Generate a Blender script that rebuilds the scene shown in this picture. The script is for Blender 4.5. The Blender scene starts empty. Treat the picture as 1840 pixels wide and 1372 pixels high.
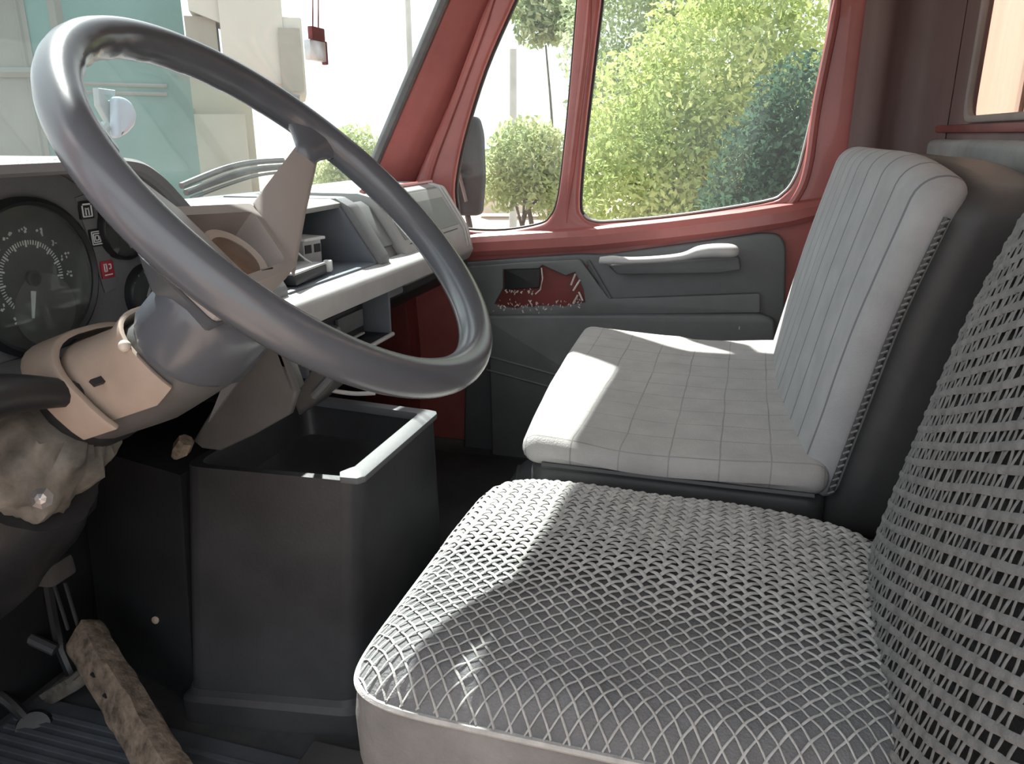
import bpy, bmesh, math, random
from mathutils import Vector, Matrix, noise
scene = bpy.context.scene
COL = scene.collection
R = math.radians
random.seed(7)

# ------------------------------------------------------------------ camera
F = 1400.0
EYE = Vector((0, 0, 0.95))
PITCH = math.atan(446 / F)
YAW = math.atan(430 / F * math.cos(PITCH))
FW = Vector((-math.sin(YAW) * math.cos(PITCH), math.cos(YAW) * math.cos(PITCH), -math.sin(PITCH)))
RT = Vector((math.cos(YAW), math.sin(YAW), 0))
UP = RT.cross(FW)
cam = bpy.data.cameras.new('camera')
cam.sensor_width = 36
cam.lens = 36 * F / 1840
cam.clip_start = 0.02
cam.clip_end = 500
camo = bpy.data.objects.new('camera', cam)
COL.objects.link(camo)
camo.matrix_world = Matrix(((RT.x, UP.x, -FW.x, EYE.x), (RT.y, UP.y, -FW.y, EYE.y), (RT.z, UP.z, -FW.z, EYE.z), (0, 0, 0, 1)))
scene.camera = camo

# ------------------------------------------------------------------ world, sun, exposure
SUN_TO = Vector((-0.54, 0.60, 0.95)).normalized()
world = bpy.data.worlds.new('hazy_sky')
scene.world = world
world.use_nodes = True
wn = world.node_tree
wn.nodes.clear()
wo = wn.nodes.new('ShaderNodeOutputWorld')
wb = wn.nodes.new('ShaderNodeBackground')
wt = wn.nodes.new('ShaderNodeTexCoord')
wz = wn.nodes.new('ShaderNodeTexNoise')
wz.inputs['Scale'].default_value = 2.2
wz.inputs['Detail'].default_value = 5
wr = wn.nodes.new('ShaderNodeValToRGB')
wr.color_ramp.elements[0].position = 0.38
wr.color_ramp.elements[0].color = (0.66, 0.74, 0.80, 1)
wr.color_ramp.elements[1].position = 0.62
wr.color_ramp.elements[1].color = (0.97, 0.99, 1.0, 1)
wn.links.new(wt.outputs['Generated'], wz.inputs['Vector'])
wn.links.new(wz.outputs['Fac'], wr.inputs['Fac'])
wn.links.new(wr.outputs['Color'], wb.inputs['Color'])
wb.inputs['Strength'].default_value = 1.2
wn.links.new(wb.outputs['Background'], wo.inputs['Surface'])
sun = bpy.data.lights.new('sun', 'SUN')
sun.energy = 9.0
sun.angle = R(0.8)
sun.color = (1.0, 0.965, 0.92)
suno = bpy.data.objects.new('sun', sun)
COL.objects.link(suno)
suno.location = (-6, 8, 12)
suno.rotation_euler = SUN_TO.to_track_quat('Z', 'Y').to_euler()
vs = scene.view_settings
vs.view_transform = 'Standard'
vs.look = 'None'
vs.exposure = 0.75
vs.gamma = 1
vs.use_curve_mapping = False

# ------------------------------------------------------------------ helpers
def ray(u, v):
    return FW + RT * ((u - 920) / F) - UP * ((v - 686) / F)

def at(u, v, ax, val):
    """point of the plane axis=val that stands behind an image position"""
    d = ray(u, v)
    return EYE + d * ((val - EYE[ax]) / d[ax])

def fillet(poly, r, n=5):
    out = []
    m = len(poly)
    for i in range(m):
        p = Vector(poly[i]); a = Vector(poly[i - 1]); b = Vector(poly[(i + 1) % m])
        da = (a - p); db = (b - p)
        rr = r[i] if isinstance(r, (list, tuple)) else r
        k = min(rr, da.length * 0.45, db.length * 0.45)
        if k < 1e-6:
            out.append(p); continue
        s = p + da.normalized() * k; e = p + db.normalized() * k
        for j in range(n + 1):
            t = j / n
            out.append(s * (1 - t) ** 2 + p * (2 * t * (1 - t)) + e * t * t)
    return out

def smooth_path(pts, n=8, closed=False):
    pts = [Vector(p) for p in pts]
    out = []
    m = len(pts)
    rng = range(m if closed else m - 1)
    for i in rng:
        if closed:
            p0, p1, p2, p3 = pts[i - 1], pts[i], pts[(i + 1) % m], pts[(i + 2) % m]
        else:
            p0 = pts[max(i - 1, 0)]; p1 = pts[i]; p2 = pts[i + 1]; p3 = pts[min(i + 2, m - 1)]
        for j in range(n):
            t = j / n
            out.append(0.5 * ((2 * p1) + (p2 - p0) * t + (2 * p0 - 5 * p1 + 4 * p2 - p3) * t * t + (3 * p1 - p0 - 3 * p2 + p3) * t ** 3))
    if not closed:
        out.append(pts[-1])
    return out

ORIG = {}
def tag(o, label=None, cat=None, group=None, kind=None):
    if label: o['label'] = label
    if cat: o['category'] = cat
    if group: o['group'] = group
    if kind: o['kind'] = kind
    return o

def thing(name, label, cat, loc=(0, 0, 0), group=None, kind=None):
    o = bpy.data.objects.new(name, None)
    o.empty_display_size = 0.05
    COL.objects.link(o)
    o.location = loc
    ORIG[o.name] = Vector(loc)
    return tag(o, label, cat, group, kind)

def link_mesh(name, me, material, parent=None, origin=None):
    if parent is not None:
        org = ORIG[parent.name]
    else:
        if origin is None:
            xs = [v.co for v in me.vertices]
            lo = Vector([min(c[i] for c in xs) for i in range(3)]); hi = Vector([max(c[i] for c in xs) for i in range(3)])
            org = Vector(((lo.x + hi.x) / 2, (lo.y + hi.y) / 2, lo.z))
        else:
            org = Vector(origin)
    me.transform(Matrix.Translation(-org))
    me.name = name
    o = bpy.data.objects.new(name, me)
    COL.objects.link(o)
    if parent is not None:
        o.parent = parent
    else:
        o.location = org
    ORIG[o.name] = org
    me.materials.clear()
    for m in (material if isinstance(material, (list, tuple)) else [material]):
        me.materials.append(m)
    return o

class MB:
    def __init__(self):
        self.bm = bmesh.new()
    def poly(self, pts):
        vs_ = [self.bm.verts.new(p) for p in pts]
        try: return self.bm.faces.new(vs_)
        except ValueError: return None
    def box(self, c, s, rot=None):
        c = Vector(c)
        M = rot if rot is not None else Matrix.Identity(3)
        v = []
        for x in (-.5, .5):
            for y in (-.5, .5):
                for z in (-.5, .5):
                    v.append(self.bm.verts.new(c + M @ Vector((x * s[0], y * s[1], z * s[2]))))
        for f in ((0, 1, 3, 2), (4, 6, 7, 5), (0, 4, 5, 1), (2, 3, 7, 6), (0, 2, 6, 4), (1, 5, 7, 3)):
            self.bm.faces.new([v[i] for i in f])
        return self
    def bounds(self, lo, hi):
        return self.box([(a + b) / 2 for a, b in zip(lo, hi)], [abs(b - a) for a, b in zip(lo, hi)])
    def prism(self, pts, vec):
        vec = Vector(vec)
        a = [self.bm.verts.new(Vector(p)) for p in pts]
        b = [self.bm.verts.new(Vector(p) + vec) for p in pts]
        n = len(a)
        self.bm.faces.new(a[::-1]); self.bm.faces.new(b)
        for i in range(n):
            self.bm.faces.new((a[i], a[(i + 1) % n], b[(i + 1) % n], b[i]))
        return self
    def loft(self, rings, caps=True, closed=True):
        rv = [[self.bm.verts.new(Vector(p)) for p in r] for r in rings]
        for A, B in zip(rv[:-1], rv[1:]):
            n = len(A)
            for i in range(n if closed else n - 1):
                self.bm.faces.new((A[i], A[(i + 1) % n], B[(i + 1) % n], B[i]))
        if caps and closed:
            self.bm.faces.new(rv[0][::-1]); self.bm.faces.new(rv[-1])
        return self
    def tube(self, path, r, n=8, sq=1.0, closed=False, upv=(0, 0, 1)):
        path = [Vector(p) for p in path]
        m = len(path)
        rings = []
        for i, p in enumerate(path):
            if closed: t = path[(i + 1) % m] - path[i - 1]
            else: t = path[min(i + 1, m - 1)] - path[max(i - 1, 0)]
            t.normalize()
            u = Vector(upv)
            if abs(u.dot(t)) > .95: u = Vector((1, 0, 0))
            s = t.cross(u).normalized(); u2 = s.cross(t)
            rr = r[i] if isinstance(r, (list, tuple)) else r
            rings.append([p + s * (math.cos(k * 2 * math.pi / n) * rr) + u2 * (math.sin(k * 2 * math.pi / n) * rr * sq) for k in range(n)])
        if closed:
            rv = [[self.bm.verts.new(q) for q in ring] for ring in rings]
            for i in range(m):
                A, B = rv[i], rv[(i + 1) % m]
                for k in range(n):
                    self.bm.faces.new((A[k], A[(k + 1) % n], B[(k + 1) % n], B[k]))
        else:
            self.loft(rings)
        return self
    def lathe(self, prof, o, ax, n=24, start=None):
        o = Vector(o); ax = Vector(ax).normalized()
        u = ax.orthogonal().normalized() if start is None else Vector(start).normalized()
        w = ax.cross(u)
        rings = []
        for r, h in prof:
            rings.append([o + ax * h + (u * math.cos(k * 2 * math.pi / n) + w * math.sin(k * 2 * math.pi / n)) * max(r, 1e-5) for k in range(n)])
        self.loft(rings)
        return self
    def rbox(self, lo, hi, r, div=6, fn=None):
        """rounded box with enough faces to bend"""
        lo = Vector(lo); hi = Vector(hi)
        c = (lo + hi) / 2; h = (hi - lo) / 2
        ts = []
        def coords(hh):
            a = [-hh, -hh + r * .3, -hh + r * .65, -hh + r]
            inner = [(-hh + r) + (2 * hh - 2 * r) * k / div for k in range(1, div)]
            return a + inner + [hh - r, hh - r * .65, hh - r * .3, hh]
        cs = [coords(h.x), coords(h.y), coords(h.z)]
        cache = {}
        def vert(p):
            q = Vector((max(-h.x + r, min(h.x - r, p[0])), max(-h.y + r, min(h.y - r, p[1])), max(-h.z + r, min(h.z - r, p[2]))))
            d = Vector(p) - q
            if d.length > 1e-9: d = d.normalized() * r
            w = q + d + c
            k = (round(w.x, 6), round(w.y, 6), round(w.z, 6))
            if k not in cache:
                cache[k] = self.bm.verts.new(fn(w) if fn else w)
            return cache[k]
        for ax in range(3):
            a, b = (ax + 1) % 3, (ax + 2) % 3
            for sgn in (-1, 1):
                A, B = cs[a], cs[b]
                for i in range(len(A) - 1):
                    for j in range(len(B) - 1):
                        q = []
                        for (ii, jj) in ((i, j), (i + 1, j), (i + 1, j + 1), (i, j + 1)):
                            p = [0, 0, 0]; p[ax] = sgn * h[ax]; p[a] = A[ii]; p[b] = B[jj]
                            q.append(vert(p))
                        if sgn < 0: q = q[::-1]
                        qq = []
                        for v in q:
                            if v not in qq: qq.append(v)
                        if len(qq) >= 3:
                            try: self.bm.faces.new(qq)
                            except ValueError: pass
        return self
    def grid(self, fn, nu, nv):
        rows = [[self.bm.verts.new(fn(i / nu, j / nv)) for j in range(nv + 1)] for i in range(nu + 1)]
        for i in range(nu):
            for j in range(nv):
                self.bm.faces.new((rows[i][j], rows[i + 1][j], rows[i + 1][j + 1], rows[i][j + 1]))
        return self
    def build(self, name, material, parent=None, bevel=0, seg=2, smooth=True, angle=40, origin=None, fix=True):
        bm = self.bm
        if fix: bmesh.ops.recalc_face_normals(bm, faces=bm.faces[:])
        if bevel:
            es = [e for e in bm.edges if len(e.link_faces) == 2 and e.calc_face_angle(0) > R(28)]
            bmesh.ops.bevel(bm, geom=es, offset=bevel, segments=seg, profile=0.6, affect='EDGES', clamp_overlap=True)
        me = bpy.data.meshes.new(name)
        bm.to_mesh(me); bm.free()
        if smooth:
            me.shade_smooth()
            me.set_sharp_from_angle(angle=R(angle))
        return link_mesh(name, me, material, parent, origin)

def plate(name, outer, holes, thick, bevel, fn, material, parent=None, origin=None):
    """flat sheet with holes and rounded edges; fn maps sheet (a, b, c) to the place it stands"""
    cu = bpy.data.curves.new(name, 'CURVE')
    cu.dimensions = '2D'; cu.fill_mode = 'BOTH'
    cu.extrude = max(thick / 2 - bevel, 0.0002); cu.bevel_depth = bevel; cu.bevel_resolution = 2; cu.offset = -bevel
    for ring in [outer] + list(holes):
        s = cu.splines.new('POLY'); s.points.add(len(ring) - 1); s.use_cyclic_u = True
        for p, q in zip(s.points, ring): p.co = (q[0], q[1], 0, 1)
    o = bpy.data.objects.new(name, cu); COL.objects.link(o)
    dg = bpy.context.evaluated_depsgraph_get(); dg.update()
    me = bpy.data.meshes.new_from_object(o.evaluated_get(dg))
    bpy.data.objects.remove(o); bpy.data.curves.remove(cu)
    for v in me.vertices: v.co = fn(*v.co)
    bm = bmesh.new(); bm.from_mesh(me); bmesh.ops.remove_doubles(bm, verts=bm.verts[:], dist=1e-5)
    bmesh.ops.recalc_face_normals(bm, faces=bm.faces[:]); bm.to_mesh(me); bm.free()
    me.shade_smooth(); me.set_sharp_from_angle(angle=R(35))
    return link_mesh(name, me, material, parent, origin)

def YP(pts, y):   # image positions on a sheet parallel to the door -> (X, Z)
    return [((p := at(u, v, 1, y)).x, p.z) for u, v in pts]
def XP(pts, x):   # image positions on a sheet across the cab -> (Y, Z)
    return [((p := at(u, v, 0, x)).y, p.z) for u, v in pts]
def plateY(name, pts, y, thick, material, parent=None, holes=(), bevel=0.003):
    return plate(name, pts, holes, thick, bevel, lambda a, b, c: Vector((a, y + thick / 2 - c, b)), material, parent)
def plateX(name, pts, x, thick, material, parent=None, holes=(), bevel=0.003, tilt=0.0, zt=0.0):
    return plate(name, pts, holes, thick, bevel, lambda a, b, c: Vector((x - thick / 2 + c - tilt * (b - zt), a, b)), material, parent)

# ------------------------------------------------------------------ materials
MATS = {}
def mat(name, col, rough=0.6, var=0.12, vscale=6.0, bump=0.0, bscale=120.0, metal=0.0, spec=0.5, col2=None, dirt=0.0, coat=0.0, stretch=None):
    m = bpy.data.materials.new(name); m.use_nodes = True
    nt = m.node_tree; N = nt.nodes; L = nt.links
    b = N['Principled BSDF']
    tc = N.new('ShaderNodeTexCoord'); src = tc.outputs['Object']
    if stretch:
        mp = N.new('ShaderNodeMapping'); mp.inputs['Scale'].default_value = stretch
        L.new(src, mp.inputs['Vector']); src = mp.outputs['Vector']
    nz = N.new('ShaderNodeTexNoise'); nz.inputs['Scale'].default_value = vscale; nz.inputs['Detail'].default_value = 6; nz.inputs['Roughness'].default_value = .6
    L.new(src, nz.inputs['Vector'])
    rp = N.new('ShaderNodeValToRGB')
    c2 = col2 if col2 else tuple(min(1, c * (1 + var * 2)) for c in col)
    c1 = tuple(c * (1 - var) for c in col)
    rp.color_ramp.elements[0].position = .32; rp.color_ramp.elements[0].color = (*c1, 1)
    rp.color_ramp.elements[1].position = .72; rp.color_ramp.elements[1].color = (*c2, 1)
    L.new(nz.outputs['Fac'], rp.inputs['Fac'])
    L.new(rp.outputs['Color'], b.inputs['Base Color'])
    b.inputs['Roughness'].default_value = rough; b.inputs['Metallic'].default_value = metal
    b.inputs['Specular IOR Level'].default_value = spec; b.inputs['Coat Weight'].default_value = coat
    if bump:
        n2 = N.new('ShaderNodeTexNoise'); n2.inputs['Scale'].default_value = bscale; n2.inputs['Detail'].default_value = 4
        L.new(src, n2.inputs['Vector'])
        bp = N.new('ShaderNodeBump'); bp.inputs['Strength'].default_value = bump; bp.inputs['Distance'].default_value = .004
        L.new(n2.outputs['Fac'], bp.inputs['Height']); L.new(bp.outputs['Normal'], b.inputs['Normal'])
    MATS[name] = m
    return m

def glass_mat(name, tint=(1, 1, 1), dust=0.05, refl=1.0, dustcol=(.8, .82, .82)):
    m = bpy.data.materials.new(name); m.use_nodes = True
    nt = m.node_tree; N = nt.nodes; L = nt.links; N.clear()
    out = N.new('ShaderNodeOutputMaterial'); tr = N.new('ShaderNodeBsdfTransparent'); gl = N.new('ShaderNodeBsdfGlossy'); df = N.new('ShaderNodeBsdfDiffuse')
    tr.inputs['Color'].default_value = (*tint, 1); gl.inputs['Roughness'].default_value = .03; df.inputs['Color'].default_value = (*dustcol, 1)
    tl = N.new('ShaderNodeBsdfTranslucent'); tl.inputs['Color'].default_value = (*dustcol, 1); dm = N.new('ShaderNodeMixShader'); dm.inputs['Fac'].default_value = .6
    L.new(df.outputs[0], dm.inputs[1]); L.new(tl.outputs[0], dm.inputs[2])
    lw = N.new('ShaderNodeLayerWeight'); lw.inputs['Blend'].default_value = .5; pw = N.new('ShaderNodeMath'); pw.operation = 'POWER'; pw.inputs[1].default_value = 5
    fr = N.new('ShaderNodeMapRange'); fr.inputs['To Min'].default_value = .022 * refl; fr.inputs['To Max'].default_value = .6
    L.new(lw.outputs['Facing'], pw.inputs[0]); L.new(pw.outputs[0], fr.inputs['Value'])
    m1 = N.new('ShaderNodeMixShader'); m2 = N.new('ShaderNodeMixShader')
    tc = N.new('ShaderNodeTexCoord'); nz = N.new('ShaderNodeTexNoise'); nz.inputs['Scale'].default_value = 3; nz.inputs['Detail'].default_value = 6
    mr = N.new('ShaderNodeMapRange'); mr.inputs['From Min'].default_value = .3; mr.inputs['From Max'].default_value = .75
    mr.inputs['To Min'].default_value = dust * .5; mr.inputs['To Max'].default_value = dust * 1.5
    L.new(tc.outputs['Object'], nz.inputs['Vector']); L.new(nz.outputs['Fac'], mr.inputs['Value'])
    L.new(mr.outputs['Result'], m1.inputs['Fac']); L.new(tr.outputs[0], m1.inputs[1]); L.new(dm.outputs[0], m1.inputs[2])
    L.new(fr.outputs[0], m2.inputs['Fac']); L.new(m1.outputs[0], m2.inputs[1]); L.new(gl.outputs[0], m2.inputs[2])
    L.new(m2.outputs[0], out.inputs['Surface'])
    return m

def leaf_mat(name, c1, c2, c3):
    m = bpy.data.materials.new(name); m.use_nodes = True
    nt = m.node_tree; N = nt.nodes; L = nt.links; N.clear()
    out = N.new('ShaderNodeOutputMaterial'); df = N.new('ShaderNodeBsdfDiffuse'); tl = N.new('ShaderNodeBsdfTranslucent'); mx = N.new('ShaderNodeMixShader')
    mx.inputs['Fac'].default_value = .45
    g = N.new('ShaderNodeTexCoord'); nz = N.new('ShaderNodeTexNoise'); nz.inputs['Scale'].default_value = 1.3; nz.inputs['Detail'].default_value = 9; nz.inputs['Roughness'].default_value = .75
    rp = N.new('ShaderNodeValToRGB'); rp.color_ramp.elements[0].position = .36; rp.color_ramp.elements[0].color = (*c1, 1)
    rp.color_ramp.elements[1].position = .66; rp.color_ramp.elements[1].color = (*c3, 1)
    e = rp.color_ramp.elements.new(.5); e.color = (*c2, 1)
    L.new(g.outputs['Object'], nz.inputs['Vector']); L.new(nz.outputs['Fac'], rp.inputs['Fac'])
    for s in (df, tl): L.new(rp.outputs['Color'], s.inputs['Color'])
    L.new(df.outputs[0], mx.inputs[1]); L.new(tl.outputs[0], mx.inputs[2]); L.new(mx.outputs[0], out.inputs['Surface'])
    return m

def stripe_fabric(name, base, line, ax, period, width, grid=None, bumpy=.25):
    """woven cloth with printed lines along one axis (and a faint check along a second)"""
    m = mat(name, base, .95, .07, 14, bumpy, 420)
    nt = m.node_tree; N = nt.nodes; L = nt.links; b = N['Principled BSDF']
    src = b.inputs['Base Color'].links[0].from_socket
    tc = N.new('ShaderNodeTexCoord'); sp = N.new('ShaderNodeSeparateXYZ')
    wob = N.new('ShaderNodeTexNoise'); wob.inputs['Scale'].default_value = 5
    va = N.new('ShaderNodeMix'); va.data_type = 'VECTOR'; va.inputs[0].default_value = .012
    L.new(tc.outputs['Object'], wob.inputs['Vector']); L.new(tc.outputs['Object'], va.inputs[4]); L.new(wob.outputs['Color'], va.inputs[5])
    L.new(va.outputs[1], sp.inputs[0])
    def lines(axis, per, wid):
        d = N.new('ShaderNodeMath'); d.operation = 'DIVIDE'; d.inputs[1].default_value = per
        fr = N.new('ShaderNodeMath'); fr.operation = 'FRACT'
        c = N.new('ShaderNodeMath'); c.operation = 'LESS_THAN'; c.inputs[1].default_value = wid
        L.new(sp.outputs[axis], d.inputs[0]); L.new(d.outputs[0], fr.inputs[0]); L.new(fr.outputs[0], c.inputs[0])
        return c.outputs[0]
    f = lines(ax, period, width)
    mx = N.new('ShaderNodeMix'); mx.data_type = 'RGBA'; mx.inputs[7].default_value = (*line, 1)
    L.new(src, mx.inputs[6])
    if grid is not None:
        f2 = lines(grid[0], grid[1], grid[2])
        ma = N.new('ShaderNodeMath'); ma.operation = 'MAXIMUM'; L.new(f, ma.inputs[0]); L.new(f2, ma.inputs[1])
        n3 = N.new('ShaderNodeTexNoise'); n3.inputs['Scale'].default_value = 9; L.new(tc.outputs['Object'], n3.inputs['Vector'])
        mu = N.new('ShaderNodeMath'); mu.operation = 'MULTIPLY'; L.new(ma.outputs[0], mu.inputs[0]); L.new(n3.outputs['Fac'], mu.inputs[1])
        f = mu.outputs[0]
    L.new(f, mx.inputs[0]); L.new(mx.outputs[2], b.inputs['Base Color'])
    return m

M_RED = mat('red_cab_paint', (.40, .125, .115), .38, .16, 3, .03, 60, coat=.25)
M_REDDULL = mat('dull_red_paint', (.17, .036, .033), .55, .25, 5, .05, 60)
M_BROWNWALL = mat('faded_brown_paint', (.14, .09, .085), .6, .3, 2.5, .05, 40, stretch=(1, 1, .35))
M_SEAL = mat('black_rubber', (.03, .03, .032), .55, .15, 20)
M_GREYSEAL = mat('grey_rubber', (.12, .125, .13), .5, .15, 20)
M_PANEL = mat('grey_door_vinyl', (.125, .132, .138), .5, .14, 4, .12, 300)
M_PANELHI = mat('grey_raised_vinyl', (.15, .158, .163), .48, .14, 4, .1, 300)
M_DASH = mat('dark_grey_dash', (.175, .178, .187), .5, .1, 5, .12, 350)
M_LID = mat('grey_lid', (.15, .155, .155), .5, .1, 6, .06, 300)
M_DASHLIGHT = mat('light_grey_dash', (.30, .30, .295), .5, .1, 5, .08, 350)
M_TRAY = mat('blue_grey_plastic', (.15, .17, .20), .5, .1, 6, .06, 300)
M_BLACK = mat('black_plastic', (.018, .019, .021), .42, .2, 8, .06, 250)
M_CONSOLE = mat('worn_black_console', (.042, .043, .047), .42, .35, 3, .08, 160)
M_CONRIM = mat('grey_console_rim', (.13, .134, .142), .5, .12, 8, .05, 200)
M_WHEEL = mat('grey_wheel_plastic', (.10, .11, .128), .27, .08, 6, .02, 220, spec=.7)
M_SPOKE = mat('beige_spoke', (.42, .385, .365), .5, .05, 6, .03, 150)
M_BROWN = mat('brown_hub_lens', (.20, .13, .09), .16, .3, 14, coat=.5)
M_CREAM = mat('cream_plastic', (.62, .56, .50), .4, .1, 8)
M_TAN = mat('tan_shroud', (.36, .285, .235), .5, .12, 8, .05, 120)
M_COLUMN = mat('grey_column', (.085, .083, .082), .55, .2, 7, .08, 160)
M_CLOTH = mat('dusty_cloth', (.13, .12, .105), .55, .4, 22, .5, 40)
M_RUBBER = mat('floor_rubber', (.032, .034, .037), .7, .35, 5, .15, 120)
M_MATBLUE = mat('blue_grey_mat', (.075, .085, .10), .75, .3, 5, .15, 120)
M_FLOOR = mat('dirty_floor', (.05, .052, .055), .75, .45, 6, .2, 60)
M_WOOD = mat('rough_wood', (.17, .135, .105), .9, .5, 45, .8, 90)
M_DIAL = mat('black_dial', (.022, .025, .025), .35, .5, 18)
M_MARK = mat('white_print', (.75, .77, .77), .5, .1, 30)
M_REDMARK = mat('red_lamp', (.42, .03, .05), .35, .2, 40)
M_SILVER = mat('worn_metal', (.5, .5, .5), .3, .2, 20, metal=.8)
M_FAB_BACK = stripe_fabric('striped_seat_cloth', (.37, .375, .385), (.19, .19, .21), 1, .078, .07)
M_FAB_SEAT = stripe_fabric('check_seat_cloth', (.42, .405, .395), (.17, .165, .16), 1, .068, .03, grid=(0, .072, .03), bumpy=.35)
M_VINYL = mat('charcoal_vinyl', (.055, .056, .058), .5, .2, 5, .1, 120)
M_VINYLREAR = mat('grey_rear_vinyl', (.22, .22, .215), .6, .25, 6, .2, 40)
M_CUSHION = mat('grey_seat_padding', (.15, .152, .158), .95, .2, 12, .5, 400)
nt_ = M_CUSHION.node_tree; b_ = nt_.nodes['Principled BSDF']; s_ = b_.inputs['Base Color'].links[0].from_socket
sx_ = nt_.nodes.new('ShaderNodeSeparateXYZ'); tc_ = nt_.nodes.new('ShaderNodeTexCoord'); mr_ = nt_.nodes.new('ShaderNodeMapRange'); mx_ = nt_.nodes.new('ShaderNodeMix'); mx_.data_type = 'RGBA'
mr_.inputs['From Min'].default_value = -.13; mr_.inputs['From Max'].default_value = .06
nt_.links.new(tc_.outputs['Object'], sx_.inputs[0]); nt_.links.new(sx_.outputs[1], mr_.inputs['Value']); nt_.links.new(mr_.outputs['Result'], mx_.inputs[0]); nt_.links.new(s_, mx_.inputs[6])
mx_.inputs[7].default_value = (.012, .012, .013, 1); nt_.links.new(mx_.outputs[2], b_.inputs['Base Color'])  # far side blackened: shade in the net holes painted into the padding colour
M_CUSHBACK = mat('dark_seat_padding', (.016, .016, .017), .95, .25, 30, .5, 400)
M_SKIRT = mat('pale_seat_skirt', (.19, .185, .182), .9, .22, 7, .3, 200)
M_STRAND = mat('pale_mesh_strand', (.41, .405, .395), .85, .16, 40, .3, 500)
M_STRAND2 = mat('grey_mesh_strand', (.19, .19, .19), .85, .18, 40, .3, 500)
M_ARM = mat('pale_grey_armrest', (.50, .50, .50), .4, .08, 8, .05, 150)
M_FOAM = mat('torn_foam', (.62, .56, .52), .9, .3, 40)
M_GLASS = glass_mat('side_glass', (.97, .985, .97), .010)
M_WSGLASS = glass_mat('windscreen_glass', (.94, .98, .97), .018)
M_DIALGLASS = glass_mat('dial_glass', (.95, .97, .96), .10, dustcol=(.55, .58, .55))

# ------------------------------------------------------------------ setting: cab shell
YN, YF = 0.20, 2.20            # near and far inner side of the cab
XR = 0.42                      # rear wall
ZR = 1.55                      # roof
def structure(o, label=None):
    o['kind'] = 'structure'
    if label: o['label'] = label
    return o

structure(MB().bounds((-1.30, YN, -.06), (XR + .04, YF + .06, 0)).build('floor', M_FLOOR, bevel=.004), 'dirty dark cab floor')
structure(MB().bounds((-.755, YN - .02, ZR), (XR + .06, YF + .08, ZR + .05)).build('ceiling', M_VINYLREAR, bevel=.01), 'grey headliner of the cab')
# front bulkhead under the windscreen
structure(MB().prism([(-1.14, YN, 0.001), (-1.12, YN, .05), (-1.06, YN, .55), (-1.10, YN, .80), (-1.16, YN, .80), (-1.22, YN, 0.001)], (0, YF - YN + .06, 0)).build('wall_front', M_BLACK), 'dark bulkhead below the dashboard')

# rear wall with its window
ro = [(YN - .02, 0), (YF + .04, 0), (YF + .04, ZR), (YN - .02, ZR)]
rw = XP([(1735, 218), (1770, 20)], XR)
wl = rw[0][0]
wb_ = rw[0][1]
rhole = fillet([(wl, wb_), (.55, wb_), (.55, 1.42), (wl, 1.42)], .045)
wr_ = structure(plateX('wall_rear', ro, XR + .016, .016, M_BROWNWALL, holes=[rhole], bevel=.004), 'faded brown rear cab wall')
ORIG['wall_rear'] = ORIG[wr_.name]
MB().rbox((XR - .035, .45, .62), (XR + .002, 2.05, .938), .016, 8, lambda p: Vector((p.x + .006 * noise.noise(p * 7), p.y, p.z + .006 * noise.noise(p * 4)))).build('rear_panel', M_VINYLREAR, wr_)
MB().bounds((XR - .012, .45, .952), (XR + .004, 2.12, .968)).build('rear_rail', M_REDDULL, wr_, bevel=.004)
w2 = thing('window_2', 'rear cab window with pale surround', None, (XR, 1.2, wb_), kind='structure')
ring = lambda d: fillet([(wl + d, wb_ - d), (.55 - d, wb_ - d), (.55 - d, 1.42 + d), (wl + d, 1.42 + d)], .05)
plateX('window_frame', ring(.004), XR + .006, .014, mat('faded_window_frame', (.26, .22, .21), .6), w2, holes=[ring(-.010)], bevel=.004)
plateX('window_pane', ring(.004), XR + .014, .004, M_GLASS, w2, bevel=.0005)

# rear corner behind the door: curved sheet with a fold
c_out = [(.235, 2.19), (.262, 2.165), (.29, 2.16), (.315, 2.172), (.345, 2.178), (.38, 2.16), (.405, 2.11), (.418, 2.03)]
mb = MB()
pts = smooth_path([(x, y, 0) for x, y in c_out], 5)
rings = []
for z in (0.0, .4, .8, 1.2, ZR):
    rings.append([Vector((p.x, p.y, z)) for p in pts] + [Vector((p.x + .012, p.y + .012, z)) for p in reversed(pts)])
structure(mb.loft(rings).build('trim_3', M_BROWNWALL), 'brown folded corner sheet behind the door')

# windscreen pillar (far): loft along the slope
def pil(z):
    k = (z - .8) / .49
    xs = -1.070 + .265 * k      # outer edge against the glass
    xg = -.952 + .250 * k       # shut line of the door
    return [(xs, 2.13, z), (xs + .022, 2.118, z), (xs + .040, 2.136, z), (xs + (xg - xs) * .6, 2.150, z), (xg - .03, 2.165, z), (xg - .012, 2.192, z), (xg + .004, 2.225, z), (xs + .005, 2.235, z), (xs - .006, 2.16, z)]
pr = [pil(.0 + .70 + .0)] + [pil(z) for z in (.8, .9, 1.0, 1.1, 1.2, 1.3, 1.4, 1.5, 1.56)]
tp = structure(MB().loft(pr).build('trim_1', M_RED, angle=30), 'red windscreen pillar between windscreen and passenger door')
# lower front post
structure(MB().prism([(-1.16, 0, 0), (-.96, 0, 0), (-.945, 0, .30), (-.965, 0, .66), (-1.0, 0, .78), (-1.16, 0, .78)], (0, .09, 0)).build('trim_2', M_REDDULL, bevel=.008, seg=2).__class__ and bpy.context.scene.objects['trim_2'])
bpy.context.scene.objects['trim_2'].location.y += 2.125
bpy.context.scene.objects['trim_2']['label'] = 'dark red lower front post in the footwell'

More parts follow.
